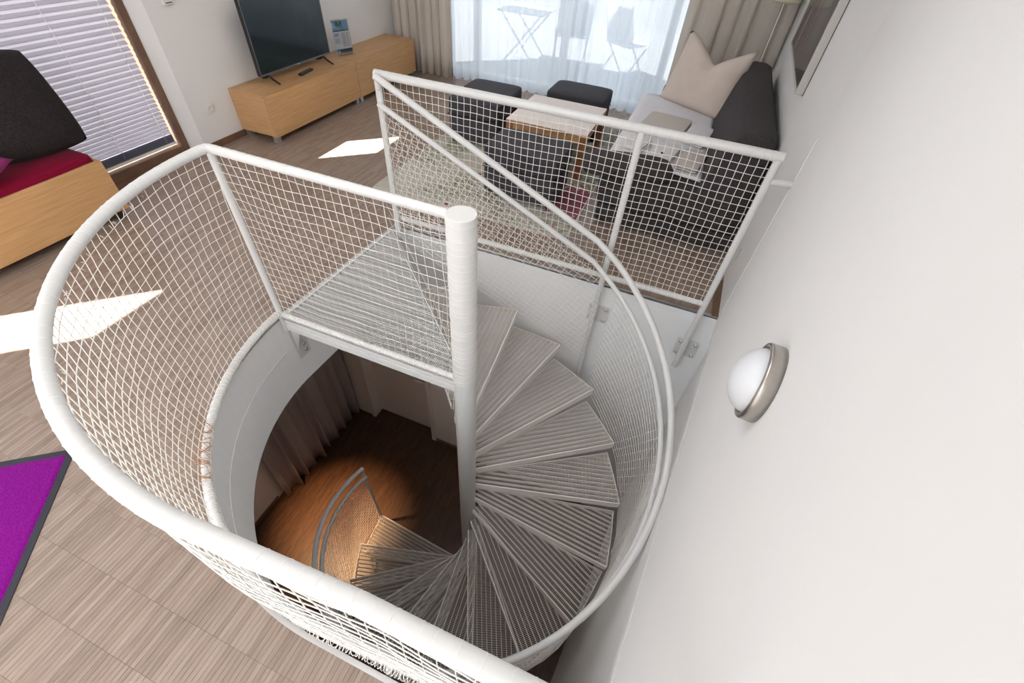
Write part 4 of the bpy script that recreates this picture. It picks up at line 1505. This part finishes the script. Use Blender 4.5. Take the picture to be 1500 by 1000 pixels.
# terrace window
mb = MB()
for x in (-3.25, -2.86, -1.70, -0.50):
    mb.box(x, x + 0.085, 6.06, 6.14, 0.0, 2.35)
mb.box(-3.25, -0.15, 6.06, 6.14, 0.0, 0.08); mb.box(-3.25, -0.15, 6.06, 6.14, 2.27, 2.35)
mb.box(-0.2, -0.15, 6.06, 6.14, 0.08, 2.27)
tw = struct('window_3', mb, M_PLAST, bevel=0.004)
for (x0, x1) in ((-3.165, -2.86), (-2.775, -1.70), (-1.615, -0.50)):
    mb = MB(); mb.box(x0, x1, 6.095, 6.101, 0.08, 2.27); mb.build('pane', M_GLASS, tw)

# terrace with a few folding chairs, pale through the sheer
mb = MB(); mb.box(-8, 5, 6.31, 11.5, -0.25, -0.12)
dk = mb.build('ground', M_DECK, kind='structure')
pk = None
for i in range(38):
    if pk is None:
        m2 = MB(); m2.box(-6.0, 3.0, 0, 0.128, 0, 0.022); pk = m2.build('plank', M_DECK, dk); o = pk
    else:
        o = pk.copy(); COL.objects.link(o)
    o.location = (0, 6.33 + i * 0.134, -0.12)


def garden_chair(x, y, rz, label):
    t = thing('garden_chair', label, 'chair', (x, y, -0.098), rz, 'garden chairs on the terrace')
    mb = MB(); mb.box(-0.22, 0.22, -0.21, 0.21, 0.43, 0.45); mb.build('seat', M_CHAIR, t, bevel=0.005)
    mb = MB(); mb.grid(lambda u, v: (-0.22 + 0.44 * u, 0.21 + 0.12 * v, 0.47 + 0.42 * v), 2, 4); ob = mb.build('backrest', M_CHAIR, t)
    s_ = ob.modifiers.new('t', 'SOLIDIFY'); s_.thickness = 0.012
    for sx in (-0.235, 0.235):
        mb = MB(); mb.tube([(sx, -0.24, 0), (sx, 0.18, 0.47), (sx, 0.34, 0.92)], 0.012, 8); mb.build('leg', M_CHAIR, t)
        mb = MB(); mb.tube([(sx, 0.28, 0), (sx, -0.22, 0.46)], 0.012, 8); mb.build('leg', M_CHAIR, t)


garden_chair(-2.0, 7.7, R(200), 'grey folding garden chair behind the sheer, left of the middle mullion')
garden_chair(-1.15, 7.7, R(150), 'grey folding garden chair behind the sheer, right of the middle mullion')
gt_ = thing('garden_table', 'folding garden table with crossed legs behind the sheer curtain', 'table', (-2.65, 7.45, -0.098))
mb = MB(); mb.box(-0.35, 0.35, -0.3, 0.3, 0.68, 0.70); mb.build('top', M_CHAIR, gt_, bevel=0.004)
for sy in (-0.26, 0.26):
    for s_ in (-1, 1):
        mb = MB(); mb.tube([(-0.3 * s_, sy, 0), (0.3 * s_, sy, 0.68)], 0.012, 8); mb.build('leg', M_CHAIR, gt_)

# ------------------------------------------------------------------ right wall: picture and lamp
py0, py1, pz0, pz1 = 3.38, 4.85, 1.085, 2.0
pf = thing('wall_picture', 'framed picture behind glass on the white wall above the sofa', 'picture', (wall_x(py0), py0, pz0), math.atan2(-0.0264, 1.0))
LP = py1 - py0
M_PICF = mat('picture_frame_grey', (0.55, 0.53, 0.50), 0.4)
M_PIC = mat('picture_print', (0.045, 0.035, 0.028), 0.5, nscale=1.6, stretch=(1, 1.4, 0.7), col2=(0.16, 0.125, 0.11))
M_PIC2 = mat('picture_flower', (0.20, 0.03, 0.12), 0.5, nscale=6, noise=0.5)
mb = MB()
mb.box(-0.048, -0.002, 0, 0.02, 0, pz1 - pz0); mb.box(-0.048, -0.002, LP - 0.02, LP, 0, pz1 - pz0)
mb.box(-0.048, -0.002, 0.02, LP - 0.02, 0, 0.02); mb.box(-0.048, -0.002, 0.02, LP - 0.02, pz1 - pz0 - 0.02, pz1 - pz0)
mb.build('frame', M_PICF, pf, bevel=0.002)
mb = MB(); mb.box(-0.040, -0.003, 0.02, LP - 0.02, 0.02, pz1 - pz0 - 0.02); mb.build('print', M_PIC, pf)
mb = MB()
for k in range(5):
    mb.tube([(-0.0405, 0.62 + 0.13 * k, 0.05), (-0.0405, 0.66 + 0.13 * k + 0.04 * sin(k * 2), 0.45 + 0.1 * sin(k))], 0.004, 4)
mb.build('stem_print', M_PIC2, pf)
mb = MB(); mb.box(-0.004, -0.0005, -0.003, LP, -0.004, pz1 - pz0); mb.build('shadow_strip', M_BLACK, pf)  # black strip stands in for the shadow gap behind the frame
mb = MB(); mb.box(-0.0465, -0.0445, 0.018, LP - 0.018, 0.018, pz1 - pz0 - 0.018); mb.build('glass_pane', M_PGLASS, pf)

ly, lz = 0.935, 0.995
lp = thing('wall_lamp', 'round wall lamp with opal dome and brushed nickel ring', 'lamp', (wall_x(ly), ly, lz), math.atan2(-0.1108, 1.0))
mb = MB(); mb.lathe([(0.0, 0.001), (0.108, 0.001), (0.1085, 0.034), (0.106, 0.039), (0.098, 0.040), (0.094, 0.034), (0.092, 0.012), (0.0, 0.010)], (0, 0, 0), 56, (-1, 0, 0)); mb.build('ring', M_NICKEL, lp)
prof = [(0.0905, 0.012), (0.091, 0.030)]
for k in range(1, 13):
    a = PI / 2 * k / 12
    prof.append((0.091 * cos(a), 0.030 + 0.066 * sin(a)))
mb = MB(); mb.lathe(prof, (0, 0, 0), 48, (-1, 0, 0)); mb.build('dome', M_OPAL, lp)
# crack in the plaster beside the corner post
mb = MB()
cy_, cz_ = 2.84, 0.26
for (a0, b0, a1, b1) in ((0, 0.05, 0.006, 0.02), (0.006, 0.02, -0.004, -0.01), (-0.004, -0.01, 0.004, -0.05), (0.006, 0.02, 0.02, 0.028), (-0.004, -0.01, -0.018, -0.004), (0.004, -0.03, 0.016, -0.036)):
    mb.tube([(wall_x(cy_ + a0) - 0.0005, cy_ + a0, cz_ + b0), (wall_x(cy_ + a1) - 0.0005, cy_ + a1, cz_ + b1)], 0.0012, 4)
o = mb.build('crack', mat('crack_grey', (0.22, 0.23, 0.24), 0.9)); o.parent = bpy.data.objects['wall_right']
